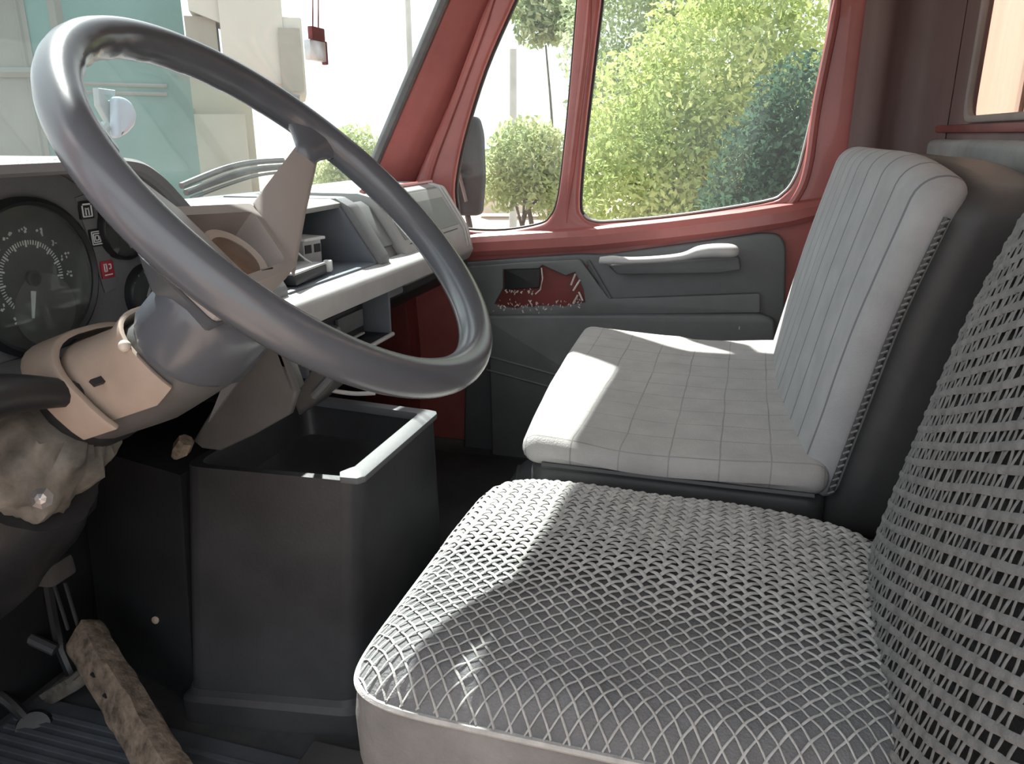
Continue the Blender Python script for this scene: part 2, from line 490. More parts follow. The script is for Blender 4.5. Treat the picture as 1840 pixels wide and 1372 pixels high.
# windscreen: curved sheet, rubber surround
def wsx(y, z):
    k = (z - .8) / .49
    return -1.168 + .265 * k + .10 * ((y - 1.2) / .93) ** 2
w1 = thing('window_1', 'wide dusty windscreen with grey rubber surround', None, (-1.15, 1.2, .8), kind='structure')
mb = MB()
y0, y1 = .30, 2.118
ws = [[Vector((wsx(y, z), y, z)) for y in [y0 + (y1 - y0) * j / 16 for j in range(17)]] for z in [.80 + (1.50 - .80) * i / 6 for i in range(7)]]
mb.loft([r + [p + Vector((-.005, 0, -.002)) for p in reversed(r)] for r in ws])
mb.build('windscreen_pane', M_WSGLASS, w1)
per = [(y0, .80), (y1, .80), (y1, 1.50), (y0, 1.50)]
path = []
for i in range(4):
    a, b = per[i], per[(i + 1) % 4]
    for j in range(12):
        t = j / 12; y = a[0] + (b[0] - a[0]) * t; z = a[1] + (b[1] - a[1]) * t
        path.append((wsx(y, z), y, z))
MB().tube(path, .016, 8, closed=True).build('rubber_surround', M_GREYSEAL, w1)
structure(MB().prism([(-.765, YN - .02, ZR + .04), (-.70, YN - .02, ZR + .02), (-.70, YN - .02, 1.485), (-.785, YN - .02, 1.478)], (0, 2.06, 0)).build('trim_4', M_REDDULL, bevel=.006), 'roof header above the windscreen')

# near side, out of view: sill, posts and door added to block fill light
structure(MB().bounds((-1.16, YN - .05, -.06), (.25, YN + .02, .03)).build('trim_5', M_REDDULL, bevel=.01), 'unseen door sill added on the driver side to block light')
structure(MB().loft([[(x + dx, YN + dy, z) for dx, dy in ((-.03, -.04), (.10, -.04), (.08, .03), (-.02, .05))] for x, z in ((-1.13, .0), (-1.10, .8), (-.72, 1.56))]).build('trim_6', M_RED, bevel=.008), 'unseen red windscreen pillar added on the driver side to block light')
structure(MB().bounds((.39, YN - .05, 0), (XR + .04, YN, ZR)).build('trim_7', M_REDDULL, bevel=.01), 'unseen rear door post added on the driver side to block light')
structure(MB().bounds((-.75, YN - .05, 1.47), (.26, YN + .0, ZR + .02)).build('trim_8', M_REDDULL, bevel=.01), 'unseen roof rail added over the driver door to block light')
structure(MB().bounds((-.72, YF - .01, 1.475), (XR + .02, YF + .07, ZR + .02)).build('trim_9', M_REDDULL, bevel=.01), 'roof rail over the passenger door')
door2 = thing('door_2', 'unseen opened red driver door added beside the camera to block light', None, (-.98, .12, .0), kind='structure')
_c, _s = math.cos(R(-72)), math.sin(R(-72))
def d2(off, thick):
    return lambda a, b, c: Vector((-.98 + _c * a - _s * (off + c), .12 + _s * a + _c * (off + c), b))
plate('door_shell', [(0, .0), (1.2, .0), (1.2, 1.45), (.36, 1.45), (.02, .80)], [[(.16, .74), (1.10, .78), (1.10, 1.36), (.44, 1.36)]], .05, .01, d2(0, .05), M_RED, door2)
plate('window_pane', [(.15, .73), (1.11, .77), (1.11, 1.37), (.43, 1.37)], [], .004, .0006, d2(0, .004), M_GLASS, door2)
plate('trim_panel', [(.04, .06), (1.14, .06), (1.14, .68), (.04, .64)], [], .03, .006, d2(.04, .03), M_PANEL, door2)

# ------------------------------------------------------------------ passenger door
D = YF
door = thing('door_1', 'red passenger door with two windows and torn grey trim panel', None, (-.4, D, .08), kind='structure')
outer = [(-.975, .003), (.245, .003), (.252, .73), (.248, 1.25), (.235, 1.47), (-.607, 1.47), (-.70, 1.292), (-.954, .80), (-.972, .74), (-.985, .60)]
vent = YP([(817, 372), (823, 404), (840, 414), (905, 415), (968, 404), (988, 390), (1000, 362), (1009, 300), (1022, 170), (1036, 0), (1043, -70), (955, -70), (922, 0), (868, 125), (830, 250), (815, 330)], D)
rear = YP([(1040, 365), (1046, 388), (1064, 399), (1100, 400), (1220, 389), (1372, 365), (1408, 350), (1430, 322), (1446, 275), (1481, 120), (1498, 0), (1506, -70), (1088, -70), (1079, 0), (1063, 130), (1046, 280)], D)
def smooth2(p, n=4):
    return [(q.x, q.y) for q in smooth_path([(a, b, 0) for a, b in p], n, True)]
vent_s = smooth2(vent); rear_s = smooth2(rear)
def offset2(poly, d):
    out = []
    m = len(poly)
    area = sum(poly[i][0] * poly[(i + 1) % m][1] - poly[(i + 1) % m][0] * poly[i][1] for i in range(m))
    sg = 1 if area > 0 else -1
    for i in range(m):
        a = Vector(poly[i - 1]); b = Vector(poly[(i + 1) % m]); t = (b - a).normalized()
        out.append((poly[i][0] + sg * t.y * d, poly[i][1] - sg * t.x * d))
    return out
plateY('door_shell', outer, D, .055, M_RED, door, holes=[vent_s, rear_s], bevel=.012)
for nm, poly in (('quarter', vent_s), ('main', rear_s)):
    plateY('window_seal', offset2(poly, .012), D + .016, .016, M_SEAL, door, holes=[offset2(poly, -.006)], bevel=.004)
    g = plateY('window_pane', offset2(poly, .008), D + .024, .004, M_GLASS, door, bevel=.0006)
    if nm == 'main':
        ed = [p for p in poly]
        low = [Vector((p[0], D + .013, p[1])) for p in offset2(poly, -.004)]
        sel = low[12:48]
        MB().tube(low[4:46], .0035, 6, upv=(0, 1, 0)).build('glass_channel_highlight', M_ARM, door)  # pale bead on the glass channel, its bright highlight put into the colour
# belt rail: rounded ledge under both windows
bl = [(792, 447), (850, 440), (960, 434), (1060, 428), (1200, 414), (1330, 398), (1420, 384), (1470, 374), (1500, 366), (1515, 362)]
prof = [(-.000, .030), (-.020, .022), (-.030, .006), (-.031, -.020), (-.020, -.034), (.0, -.036)]
rings = []
for u, v in bl:
    p = at(u, v, 1, D - .03)
    kk = 1.0 if u < 1430 else (.75 if u < 1480 else (.4 if u < 1510 else .08))
    rings.append([Vector((p.x, D + .004 + a * kk, p.z + b * (.4 + .6 * kk))) for a, b in prof])
MB().loft(rings).build('belt_rail', M_RED, door, angle=25)
# moulded ribs beside the windows (raised pressing of the inner frame)
def rib(pts, r, nm='pressing'):
    MB().tube(smooth_path([Vector((p.x, D + .001, p.z)) for p in [at(u, v, 1, D) for u, v in pts]], 6), [r * max(.25, min(1, i / 6, (6 * (len(pts) - 1) - i) / 8)) for i in range(6 * (len(pts) - 1) + 1)], 8, upv=(0, 1, 0)).build(nm, M_RED, door)
rib([(1512, -70), (1500, 30), (1468, 190), (1452, 300), (1432, 352), (1400, 382), (1340, 400)], .012)
rib([(1062, -70), (1055, 60), (1035, 230), (1022, 340), (1018, 400)], .011)
rib([(905, -60), (870, 40), (815, 190), (775, 300), (766, 360), (764, 440)], .013)

# trim panel
pan = [(800, 474), (930, 464), (1042, 457), (1085, 458), (1250, 436), (1370, 419), (1400, 421), (1412, 440), (1412, 470), (1400, 900), (830, 900), (840, 560)]
base = plateY('trim_panel', [(q.x, q.y) for q in fillet(YP(pan, D - .03), .02)], D - .030, .030, M_PANEL, door, bevel=.006)
yf = D - .048
raised = [(806, 482), (930, 472), (1042, 466), (1052, 480), (1094, 537), (1366, 527), (1366, 562), (1000, 566), (860, 566), (850, 540)]
rr = random.Random(3)
tear = [(905, 484), (968, 482), (974, 478), (1018, 494), (1034, 490), (1046, 520), (1050, 543), (1030, 548), (1012, 550), (1000, 547), (985, 552), (970, 549), (955, 554), (940, 550), (925, 553), (905, 550), (888, 545), (896, 530), (902, 520)]
tear = [(u + rr.uniform(-2, 2), v + rr.uniform(-2, 2)) for u, v in tear]
rp_ = plateY('raised_panel', [(q.x, q.y) for q in fillet(YP(raised, yf), .008)], yf, .019, M_PANELHI, door, holes=[YP(tear, yf)], bevel=.003)
plateY('exposed_metal', YP([(880, 476), (1056, 476), (1056, 558), (880, 558)], D - .034), D - .0345, .004, M_REDDULL, door, bevel=.0005)
lc = YP([(906, 484), (970, 483), (968, 518), (906, 521)], yf)
plateY('latch_recess', [(q.x, q.y) for q in fillet(lc, .004)], D - .042, .008, M_BLACK, door, bevel=.002)
MB().tube([at(973, 481, 1, yf - .002), at(975, 500, 1, yf - .004), at(971, 520, 1, yf - .003), at(962, 528, 1, yf - .002)], .0022, 6).build('wire', M_FOAM, door)
for (a, b) in (((1026, 512), (1034, 492)), ((1030, 522), (1042, 503)), ((1030, 545), (1038, 530)), ((1040, 524), (1047, 540))):
    MB().tube([at(*a, 1, yf - .001), at(*b, 1, yf - .004)], .0028, 6).build('torn_flap', M_FOAM, door)
mb = MB()
for i in range(90):
    u = rr.uniform(886, 1048); v = 549 + rr.gauss(0, 5) - (4 if u > 1000 else 0)
    if rr.random() < .25: u = rr.uniform(905, 965); v = 524 + rr.gauss(0, 2)
    p = at(u, v, 1, yf - .001); s = rr.uniform(.002, .0055)
    mb.box(p, (s * .6, s * .5, s * 1.6), Matrix.Rotation(rr.uniform(-1, 1), 3, 'Y'))
tag(mb.build('torn_foam_crumbs', M_FOAM, door, smooth=False), kind='stuff')
low = [(866, 568), (1366, 565), (1392, 575), (1392, 900), (886, 900), (878, 640)]
yl = D - .066
plateY('lower_panel', [(q.x, q.y) for q in fillet(YP(low, yl), .012)], yl, .038, M_PANELHI, door, bevel=.008)
for (ua, va, ub, vb) in ((878, 640, 1030, 682), (874, 664, 1030, 706)):
    MB().tube([at(ua, va, 1, yl), at(ub, vb, 1, yl)], .0035, 6).build('moulding', M_PANELHI, door)
MB().bounds((.012, yl - .004, .448), (.015, yl + .003, .456)).build('screw', M_ARM, door)
# diagonal fold of the panel and the pull handle
MB().tube([at(1056, 468, 1, yf + .01), at(1096, 536, 1, yf + .01)], .006, 6).build('panel_fold', M_PANEL, door)
ya = D - .11
hp = [((1078, 468), .010, .014), ((1100, 467), .012, .017), ((1130, 468), .010, .018), ((1180, 466), .010, .018), ((1225, 461), .011, .020), ((1252, 453), .016, .026), ((1280, 450), .018, .028), ((1308, 450), .018, .028), ((1322, 451), .014, .022), ((1328, 452), .006, .010)]
hpts = smooth_path([(*(q := at(*a, 1, ya)),) for a, b, c in hp], 4)
hb = smooth_path([(b, c, 0) for a, b, c in hp], 4)
rings = []
for p, s in zip(hpts, hb):
    rings.append([p + Vector((0, math.cos(k * math.pi / 6) * s.y, math.sin(k * math.pi / 6) * s.x)) for k in range(12)])
MB().loft(rings).build('pull_handle', M_ARM, door, angle=60)
under = [(1092, 474), (1328, 462), (1332, 484), (1290, 490), (1110, 492)]
plateY('handle_mount', [(q.x, q.y) for q in fillet(YP(under, D - .06), .008)], D - .075, .048, M_PANEL, door, bevel=.005)

# ------------------------------------------------------------------ dashboard
dash = thing('dashboard', 'grey dashboard running across the cab below the windscreen', 'dashboard', (-.9, 1.4, .56))
def seg(name, ya_, yb_, prof, m, bevel=.006):
    return MB().prism([(x, ya_, z) for x, z in prof], (0, yb_ - ya_, 0)).build(name, m, dash, bevel=bevel)
body = [(-1.10, .815), (-.83, .818), (-.80, .80), (-.735, .70), (-.735, .60), (-.98, .56), (-1.10, .58)]
# tray opening between two blocks
TY0, TY1 = 1.155, 1.50
seg('dash_block', 1.02, TY0, body, M_DASH)
seg('tray_roof', TY0, TY1, [(-1.10, .817), (-.835, .820), (-.812, .812), (-.812, .802), (-1.10, .795)], M_DASHLIGHT, .003)
seg('tray_back', TY0, TY1, [(-1.10, .80), (-.945, .80), (-.925, .69), (-1.10, .69)], M_TRAY, .003)
seg('tray_floor', TY0, TY1, [(-1.10, .692), (-.735, .692), (-.735, .632), (-1.10, .632)], M_TRAY, .003)
seg('tray_side', TY1 - .012, TY1, [(-.95, .812), (-.818, .812), (-.806, .798), (-.733, .69), (-.95, .69)], M_TRAY, .003)
seg('dash_block', TY1, 1.545, [(-1.10, .822), (-.825, .822), (-.795, .806), (-.727, .70), (-.727, .634), (-1.10, .634)], M_DASH)
seg('vent_block', 1.545, 1.64, [(-1.10, .800), (-.842, .802), (-.818, .786), (-.752, .69), (-.74, .60), (-.98, .56), (-1.10, .58)], M_DASH)
MB().prism([(-.834, 1.565, .806), (-.812, 1.565, .794), (-.757, 1.565, .712), (-.764, 1.565, .706)], (0, .068, 0)).build('vent_cover', M_LID, dash, bevel=.003)
seg('glove_block', 1.64, 2.085, [(-1.10, .822), (-.845, .822), (-.805, .812), (-.735, .702), (-.722, .640), (-.735, .615), (-.98, .56), (-1.10, .58)], M_DASHLIGHT)
gl = MB().prism([(-.826, 1.665, .8165), (-.806, 1.665, .8125), (-.742, 1.665, .716), (-.752, 1.665, .712)], (0, .360, 0)).build('glove_lid', M_LID, dash, bevel=.003)
MB().bounds((-.751, 1.68, .698), (-.737, 2.0, .708)).build('lid_gap', M_BLACK, dash, bevel=.001)
MB().tube([(-.842, 1.655, .823), (-.842, 2.075, .823)], .006, 8).build('red_edging', M_RED, dash)
for y in (2.040, 2.058):
    MB().tube([(-.835, y, .818), (-.806, y, .812), (-.737, y, .706), (-.726, y, .655)], .0045, 6).build('side_moulding', M_ARM, dash)
# fascia bar
seg('fascia_bar', 1.10, 1.745, [(-.745, .690), (-.704, .680), (-.698, .672), (-.700, .634), (-.745, .628)], M_ARM, .004)
for y_a, y_b in ((1.02, 1.185), (1.55, 2.10)):
    seg('under_dash', y_a, y_b, [(-.745, .63), (-.745, .595), (-.80, .545), (-1.10, .50), (-1.10, .63)], M_BLACK, .004)

# radio pod below the bar
px0, py0, py1, pz0, pz1 = -.735, 1.19, 1.545, .520, .628
for nm, lo, hi in (('pod_wall', (-.90, py1 - .010, pz0), (px0 + .004, py1, pz1)), ('pod_wall', (-.90, py0, pz0), (px0, py0 + .010, pz1)),
                   ('pod_floor', (-.90, py0, pz0), (px0 + .006, py1, pz0 + .009)), ('pod_back', (-.90, py0, pz0), (-.885, py1, pz1))):
    MB().bounds(lo, hi).build(nm, M_TRAY if nm == 'pod_wall' else M_BLACK, dash, bevel=.002)
MB().tube([(px0 + .006, py0, pz0 + .005), (px0 + .006, py1, pz0 + .005)], .005, 8).build('pod_lip_highlight', M_ARM, dash)  # pale tube paints the light caught along the pod's lower edge
radio = thing('radio', 'black car radio set into the pod under the dashboard', 'radio', (-.80, 1.40, .530))
MB().bounds((-.88, 1.23, .531), (-.775, 1.50, .600)).build('radio_body', M_BLACK, radio, bevel=.004)
MB().bounds((-.777, 1.375, .556), (-.768, 1.485, .593)).build('display_cover', M_CONRIM, radio, bevel=.002)
for y in (1.355, 1.262):
    MB().lathe([(.014, 0), (.014, .012), (.011, .018)], (-.776, y, .572), (1, 0, 0), 16).build('knob', M_SILVER, radio)
for k in range(5):
    MB().bounds((-.777, 1.285 + k * .013, .548), (-.771, 1.294 + k * .013, .556)).build('button', M_CONRIM, radio, bevel=.001)
MB().bounds((-.777, 1.24, .536), (-.769, 1.49, .540)).build('lower_strip', M_ARM, radio, bevel=.001)

# things lying in the tray
tz = .6945
cup = thing('cup_holder', 'round black holder standing in the dashboard tray', 'holder', (-.845, 1.265, tz))
MB().lathe([(.040, 0), (.042, .06), (.040, .075), (.034, .075), (.034, .02), (.001, .018)], (-.845, 1.265, tz), (0, 0, 1), 28).build('holder_body', M_BLACK, cup)
MB().tube([(-.810, 1.245, tz + .02), (-.806, 1.25, tz + .068)], .003, 6).build('clip', M_SILVER, cup)
ad = thing('charger_adapter', 'small white twin socket adapter at the back of the tray', 'adapter', (-.835, 1.375, tz))
Rz = Matrix.Rotation(R(-12), 3, 'Z')
MB().box((-.835, 1.375, tz + .028), (.05, .052, .056), Rz).build('adapter_body', M_ARM, ad, bevel=.003)
for s in (-1, 1):
    MB().box(Vector((-.835, 1.375, tz + .040)) + Rz @ Vector((.025, s * .013, 0)), (.004, .017, .016), Rz).build('socket', M_BLACK, ad)
MB().box((-.83, 1.375, tz + .059), (.056, .060, .006), Rz).build('adapter_top', M_MARK, ad, bevel=.002)
tb = thing('card_holder', 'flat white edged card case lying at the front of the tray', 'case', (-.775, 1.25, tz))
MB().box((-.782, 1.255, tz + .010), (.066, .135, .018), Matrix.Rotation(R(6), 3, 'Z')).build('case_body', M_BLACK, tb, bevel=.003)
MB().box((-.780, 1.255, tz + .021), (.060, .130, .004), Matrix.Rotation(R(6), 3, 'Z')).build('case_lid', M_ARM, tb, bevel=.001)
tag(MB().tube(smooth_path([(-.80, 1.205, tz + .052), (-.79, 1.235, tz + .070), (-.80, 1.28, tz + .055), (-.785, 1.30, tz + .030), (-.76, 1.33, tz + .006)], 6), .0018, 6).build('charging_cable', M_MARK), 'thin white cable curling over the black holder in the tray', 'cable')
tag(MB().box((-.765, 1.345, tz + .012), (.016, .018, .022), Matrix.Rotation(R(20), 3, 'Z')).build('dice_box', M_MARK, bevel=.003), 'tiny white cube lying in the dashboard tray', 'cube')

# ------------------------------------------------------------------ instrument binnacle
inst = thing('instrument_binnacle', 'dark grey instrument binnacle with round gauges behind the wheel', 'instrument panel', (-.85, .75, .62))
hood = [(.42, .675), (.42, .90), (.445, .924), (.80, .924), (.842, .918), (.875, .898), (.968, .812), (1.00, .76), (1.00, .675)]
hin = [(p[0], p[1]) for p in [(.437, .684), (.437, .893), (.452, .907), (.80, .907), (.832, .902), (.862, .884), (.953, .800), (.983, .752), (.983, .684)]]
def hring(P, x, sx=1.0):
    return [Vector((x, y, z)) for y, z in P]
hs = [(q.x, q.y) for q in fillet(hood, [.01, .02, .02, .02, .05, .05, .05, .04, .01])]
hi_ = [(q.x, q.y) for q in fillet(hin, [.008, .015, .015, .015, .05, .05, .05, .04, .008])]
MB().loft([hring(hs, -.96), hring(hs, -.728), hring(offset2(hs, -.004), -.722), hring(offset2(hi_, .004), -.722), hring(hi_, -.728), hring(hi_, -.955)], caps=False).build('hood', M_DASH, inst, angle=30)
FX = -.85
plateX('gauge_panel', hi_, FX, .012, M_DASH, inst, bevel=.002)
seg_top = MB().bounds((-1.10, .42, .80), (-.962, 1.015, .822)).build('dash_top', M_DASHLIGHT, inst, bevel=.004)
def gauge(cy, cz, r, name, dome=False):
    g = MB().lathe([(r * 1.08, -.004), (r * 1.08, .010), (r * 1.02, .014), (r * .97, .010), (r * .97, .001)], (FX, cy, cz), (1, 0, 0), 44).build(name, M_BLACK, inst)
    MB().lathe([(r * .985, .0006), (r * .985, .002), (.001, .002)], (FX, cy, cz), (1, 0, 0), 40).build('dial', M_DIAL, g)
    MB().lathe([(r * .97, .0085), (r * .7, .0115), (r * .35, .0135), (.001, .014)], (FX, cy, cz), (1, 0, 0), 40).build('cover_glass', M_DIALGLASS, g)
    return g
def needle(g, cy, cz, ang, l0, l1, w):
    d = Vector((0, math.cos(ang), math.sin(ang))); s = Vector((0, -d.z, d.y)); o = Vector((FX + .004, cy, cz))
    MB().prism([o + d * l0 - s * w, o + d * l1 - s * w * .4, o + d * l1 + s * w * .4, o + d * l0 + s * w], (.0015, 0, 0)).build('needle', M_MARK, g)
gy, gz, gr = .760, .778, .092
g1 = gauge(gy, gz, gr, 'speed_gauge')
mb = MB(); mb2 = MB()
rn = random.Random(5)
for k in range(61):
    a = R(232 - k * 284 / 60)
    d = Vector((0, math.cos(a), math.sin(a))); s = Vector((0, -d.z, d.y)); o = Vector((FX + .0022, gy, gz))
    big = k % 5 == 0
    r0 = gr * (.42 if big else .45); r1 = gr * .51; w = .0011 if big else .0006
    mb.prism([o + d * r0 - s * w, o + d * r1 - s * w, o + d * r1 + s * w, o + d * r0 + s * w], (.0006, 0, 0))
    if k % 5 == 0:
        for q in range(5):
            c = o + d * (gr * .64) + Vector((.0004, rn.uniform(-.006, .006), rn.uniform(-.004, .004)))
            mb2.box(c, (.0008, rn.uniform(.0012, .003), rn.uniform(.0012, .004)), Matrix.Rotation(rn.uniform(-1, 1), 3, 'X'))
tag(mb.build('scale_marks', M_MARK, g1, smooth=False), kind='stuff')
tag(mb2.build('worn_figures', M_MARK, g1, smooth=False), kind='stuff')
needle(g1, gy, gz, R(-103), .016, .050, .0035)
MB().lathe([(.010, .002), (.010, .007), (.006, .009)], (FX, gy, gz), (1, 0, 0), 18).build('needle_hub', M_BLACK, g1)
MB().lathe([(gr * .50, .0022), (gr * .50, .0032), (.001, .0032)], (FX, gy + .012, gz - .042), (1, 0, 0), 30).build('lower_dial_disc', M_COLUMN, g1)  # lighter grey disc over the lower half of the dial
for (u, v, rr_, nm, na) in ((216, 410, .041, 'fuel_gauge', -70), (263, 526, .041, 'temperature_gauge', 60)):
    c = at(u, v, 0, FX)
    g = gauge(c.y, c.z, rr_, nm)
    needle(g, c.y, c.z, R(na), -.006, rr_ * .75, .0022)
    mb = MB()
    for k in range(9):
        a = R(140 - k * 25); d = Vector((0, math.cos(a), math.sin(a))); s = Vector((0, -d.z, d.y)); o = Vector((FX + .0022, c.y, c.z))
        mb.prism([o + d * rr_ * .72 - s * .001, o + d * rr_ * .88 - s * .001, o + d * rr_ * .88 + s * .001, o + d * rr_ * .72 + s * .001], (.0006, 0, 0))
    mb.build('scale_marks', M_MARK, g, smooth=False)
c0 = at(148, 350, 0, FX); c1 = at(200, 520, 0, FX)
dv = (c1 - c0).normalized(); sv = Vector((0, -dv.z, dv.y))
MB().prism([c0 - sv * .014, c1 - sv * .014, c1 + sv * .014, c0 + sv * .014], (.002, 0, 0)).build('lamp_strip', M_DASH, inst, bevel=.0006)
for i, (u, v) in enumerate(((154, 377), (172, 427), (192, 484))):
    c = at(u, v, 0, FX + .002)
    lm = MB().box(c, (.004, .023, .024)).build('warning_lamp', M_REDMARK if i == 2 else M_BLACK, inst, bevel=.0015)
    mb = MB(); x = c.x + .0022
    def bar(y, z, w, h): mb.box((x, c.y + y, c.z + z), (.0008, w, h))
    if i == 0:
        for s in (-1, 1): bar(s * .0075, -.001, .0022, .014); bar(s * .0025, -.002, .0018, .010)
        bar(0, .0075, .013, .0022); bar(0, .0015, .007, .0018); bar(.0, -.0085, .016, .0016)
    elif i == 1:
        for k in range(3):
            w = .017 - k * .0055
            bar(0, w / 2, w, .0014); bar(0, -w / 2, w, .0014); bar(w / 2, 0, .0014, w); bar(-w / 2, 0, .0014, w)
    else:
        bar(-.006, .003, .0018, .011); bar(-.002, .003, .0018, .011); bar(-.004, .008, .005, .0016); bar(-.004, -.002, .005, .0016)
        bar(.004, .007, .004, .0016); bar(.006, .004, .0016, .005); bar(.004, .001, .004, .0016); bar(.0, -.007, .014, .0016)
    tag(mb.build('lamp_symbol', M_MARK, lm, smooth=False))

# ------------------------------------------------------------------ steering wheel
Wc = Vector((-.437, .7227, .880)); ta, tb_ = R(42.88), R(2.86)
n_ = Vector((math.sin(ta) * math.cos(tb_), math.sin(tb_), math.cos(ta) * math.cos(tb_)))
e1 = Vector((0, 1, 0)).cross(n_).normalized(); e2 = n_.cross(e1)
WR = .235
def wl_(a, b, t):     # wheel frame: a towards the driver, b towards the passenger, t down the column
    return Wc + e1 * a + e2 * b - n_ * t
wheel = thing('steering_wheel', 'large grey two-spoke steering wheel in front of the driver seat', 'steering wheel', tuple(Wc - n_ * .10))
mb = MB(); NS, NC = 180, 18
rv = []
for i in range(NS):
    th = 2 * math.pi * i / NS
    d = e1 * math.cos(th) + e2 * math.sin(th)
    ring_ = []
    for k in range(NC):
        ph = 2 * math.pi * k / NC
        rr_ = .0195
        rad = -math.cos(ph)              # +1 = inner side
        if rad > .2 and math.sin(ph) < .75:
            wv = max(0, math.cos(th * 26)) ** 2
            up_ = max(0, min(1, (-math.cos(th) + .15) * 1.6))
            rr_ += (rad - .2) * .0018 * wv * up_
        ring_.append(mb.bm.verts.new(Wc + d * (WR + math.cos(ph) * rr_ * .94) + n_ * (math.sin(ph) * rr_ * 1.04)))
    rv.append(ring_)
for i in range(NS):
    A, B = rv[i], rv[(i + 1) % NS]
    for k in range(NC): mb.bm.faces.new((A[k], A[(k + 1) % NC], B[(k + 1) % NC], B[k]))
mb.build('rim', M_WHEEL, wheel, angle=70)
def circ(deg, r, t=0.0):    # deg measured from passenger side towards the front
    return wl_(-math.sin(R(deg)) * r, 0, t) + e2 * 0 + e2 * (math.cos(R(deg)) * r)
HT = .075
for s in (1, -1):
    def P(a, b, t): return wl_(a, b * s, t)
    def cc(deg, r, t):
        return P(-math.sin(R(deg)) * r, math.cos(R(deg)) * r, t)
    # dark root flowing out of the rim
    root = []
    for (dg, r, t, hw, th_) in ((30, .228, .002, .050, .014), (29.7, .212, .008, .030, .012), (29.5, .198, .014, .018, .010), (29.5, .186, .020, .013, .008)):
        c = cc(dg, r, t)
        ax = (cc(dg + 1, r, t) - cc(dg - 1, r, t)).normalized()
        dn = n_
        root.append([c + ax * (math.cos(k * math.pi / 5) * hw) + dn * (math.sin(k * math.pi / 5) * th_) for k in range(10)])
    MB().loft(root).build('spoke_root', M_WHEEL, wheel, angle=60)
    # spoke plate: wall rising from the hub edge to the root
    A1, A2 = cc(33.5, .208, .008), cc(26.5, .210, .010)
    H1, H2 = P(-.070, .064, HT - .008), P(.028, .036, HT + .006)
    thk = (n_ * -.55 + e2 * s * .8).normalized() * .012
    mid1 = (A1 + H1) / 2 - n_ * .006; mid2 = (A2 + H2) / 2 - n_ * .004
    MB().loft([[A1, A2, A2 + thk, A1 + thk], [mid1, mid2, mid2 + thk, mid1 + thk], [H1, H2, H2 + thk, H1 + thk]]).build('spoke', M_SPOKE, wheel, bevel=.003, seg=2)
# hub box with recess
ho = [(-.074, -.085), (-.070, .068), (.026, .034), (.034, -.080)]
hi2 = [(-.062, -.072), (-.058, .054), (.015, .026), (.022, -.068)]
ho_ = fillet([(a, b) for a, b in ho], .010, 3); hi2_ = fillet([(a, b) for a, b in hi2], .012, 3)
HB = [[wl_(p.x * .9, p.y * .9, HT + .050) for p in ho_], [wl_(p.x, p.y, HT + .012) for p in ho_], [wl_(p.x, p.y, HT - .006) for p in ho_], [wl_(p.x, p.y, HT - .006) for p in hi2_], [wl_(p.x * .96, p.y * .96, HT + .030) for p in hi2_]]
MB().loft(HB).build('hub', M_SPOKE, wheel, bevel=0, angle=30)
MB().loft([[wl_(p.x * .98, p.y * .98, HT + .0505) for p in ho_], [wl_(p.x * .7, p.y * .7, HT + .085) for p in ho_]]).build('hub_base', M_WHEEL, wheel)
MB().lathe([(.041, 0), (.041, .006), (.038, .010), (.034, .008)], wl_(-.020, -.004, HT + .026), n_, 32).build('retaining_ring', M_CREAM, wheel)
MB().lathe([(.034, .0), (.034, .006), (.026, .009), (.012, .0105), (.001, .011)], wl_(-.020, -.004, HT + .026), n_, 32).build('horn_button', M_BROWN, wheel)
MB().box(wl_(.020, -.02, HT - .004), (.004, .02, .004)).build('hub_clip', M_BLACK, wheel)

# ------------------------------------------------------------------ steering column
colm = thing('steering_column', 'steering column with grey collar, tan shroud and dusty wrapped lower tube', 'steering column', (-.95, .70, .30))
def cl(a, b, t):     # the lower parts sit a little above the shaft
    return wl_(a - min(.055, .5 * max(0, t - .25)), b, t)
def colring(t, ra, rb, n=20, p=2.0, da=0, db=0):
    out = []
    for k in range(n):
        a = 2 * math.pi * k / n
        ca, sa = math.cos(a), math.sin(a)
        out.append(cl(math.copysign(abs(ca) ** (2 / p), ca) * ra + da, math.copysign(abs(sa) ** (2 / p), sa) * rb + db, t))
    return out
MB().loft([colring(.128, .050, .058), colring(.134, .060, .070), colring(.150, .064, .074), colring(.205, .066, .076), colring(.215, .060, .072)]).build('collar', M_WHEEL, colm, angle=60)
MB().loft([colring(.210, .052, .060, p=2.6), colring(.225, .058, .066, p=2.6), colring(.30, .062, .068, p=2.8), colring(.36, .062, .066, p=2.8)]).build('lower_shroud', M_COLUMN, colm, angle=60)
# tan upper shroud cap, a bent sheet over the driver-facing side
def sheet(name, t0, t1, a0, a1, r, m, thick=.006, nt=6, na=16, wob=0.0, par=colm, p=2.8):
    rings = []
    for i in range(nt + 1):
        t = t0 + (t1 - t0) * i / nt
        o, inn = [], []
        for k in range(na + 1):
            a = R(a0 + (a1 - a0) * k / na); ca, sa = math.cos(a), math.sin(a)
            f = lambda q: math.copysign(abs(q) ** (2 / p), q)
            q = cl(f(ca) * r, f(sa) * r, t); w = wob * noise.noise(q * 30)
            dd = (cl(f(ca), f(sa), 0) - cl(0, 0, 0)).normalized()
            o.append(q + dd * (thick + w)); inn.append(q + dd * w)
        rings.append(o + inn[::-1])
    return MB().loft(rings).build(name, m, par, bevel=.002 if not wob else 0, angle=45)
sheet('tan_shroud', .222, .310, -215, -68, .066, M_TAN)
MB().box(cl(-.015, -.076, .275), (.008, .004, .020), Matrix((e1, n_, e2)).transposed()).build('key_slot', M_BLACK, colm)
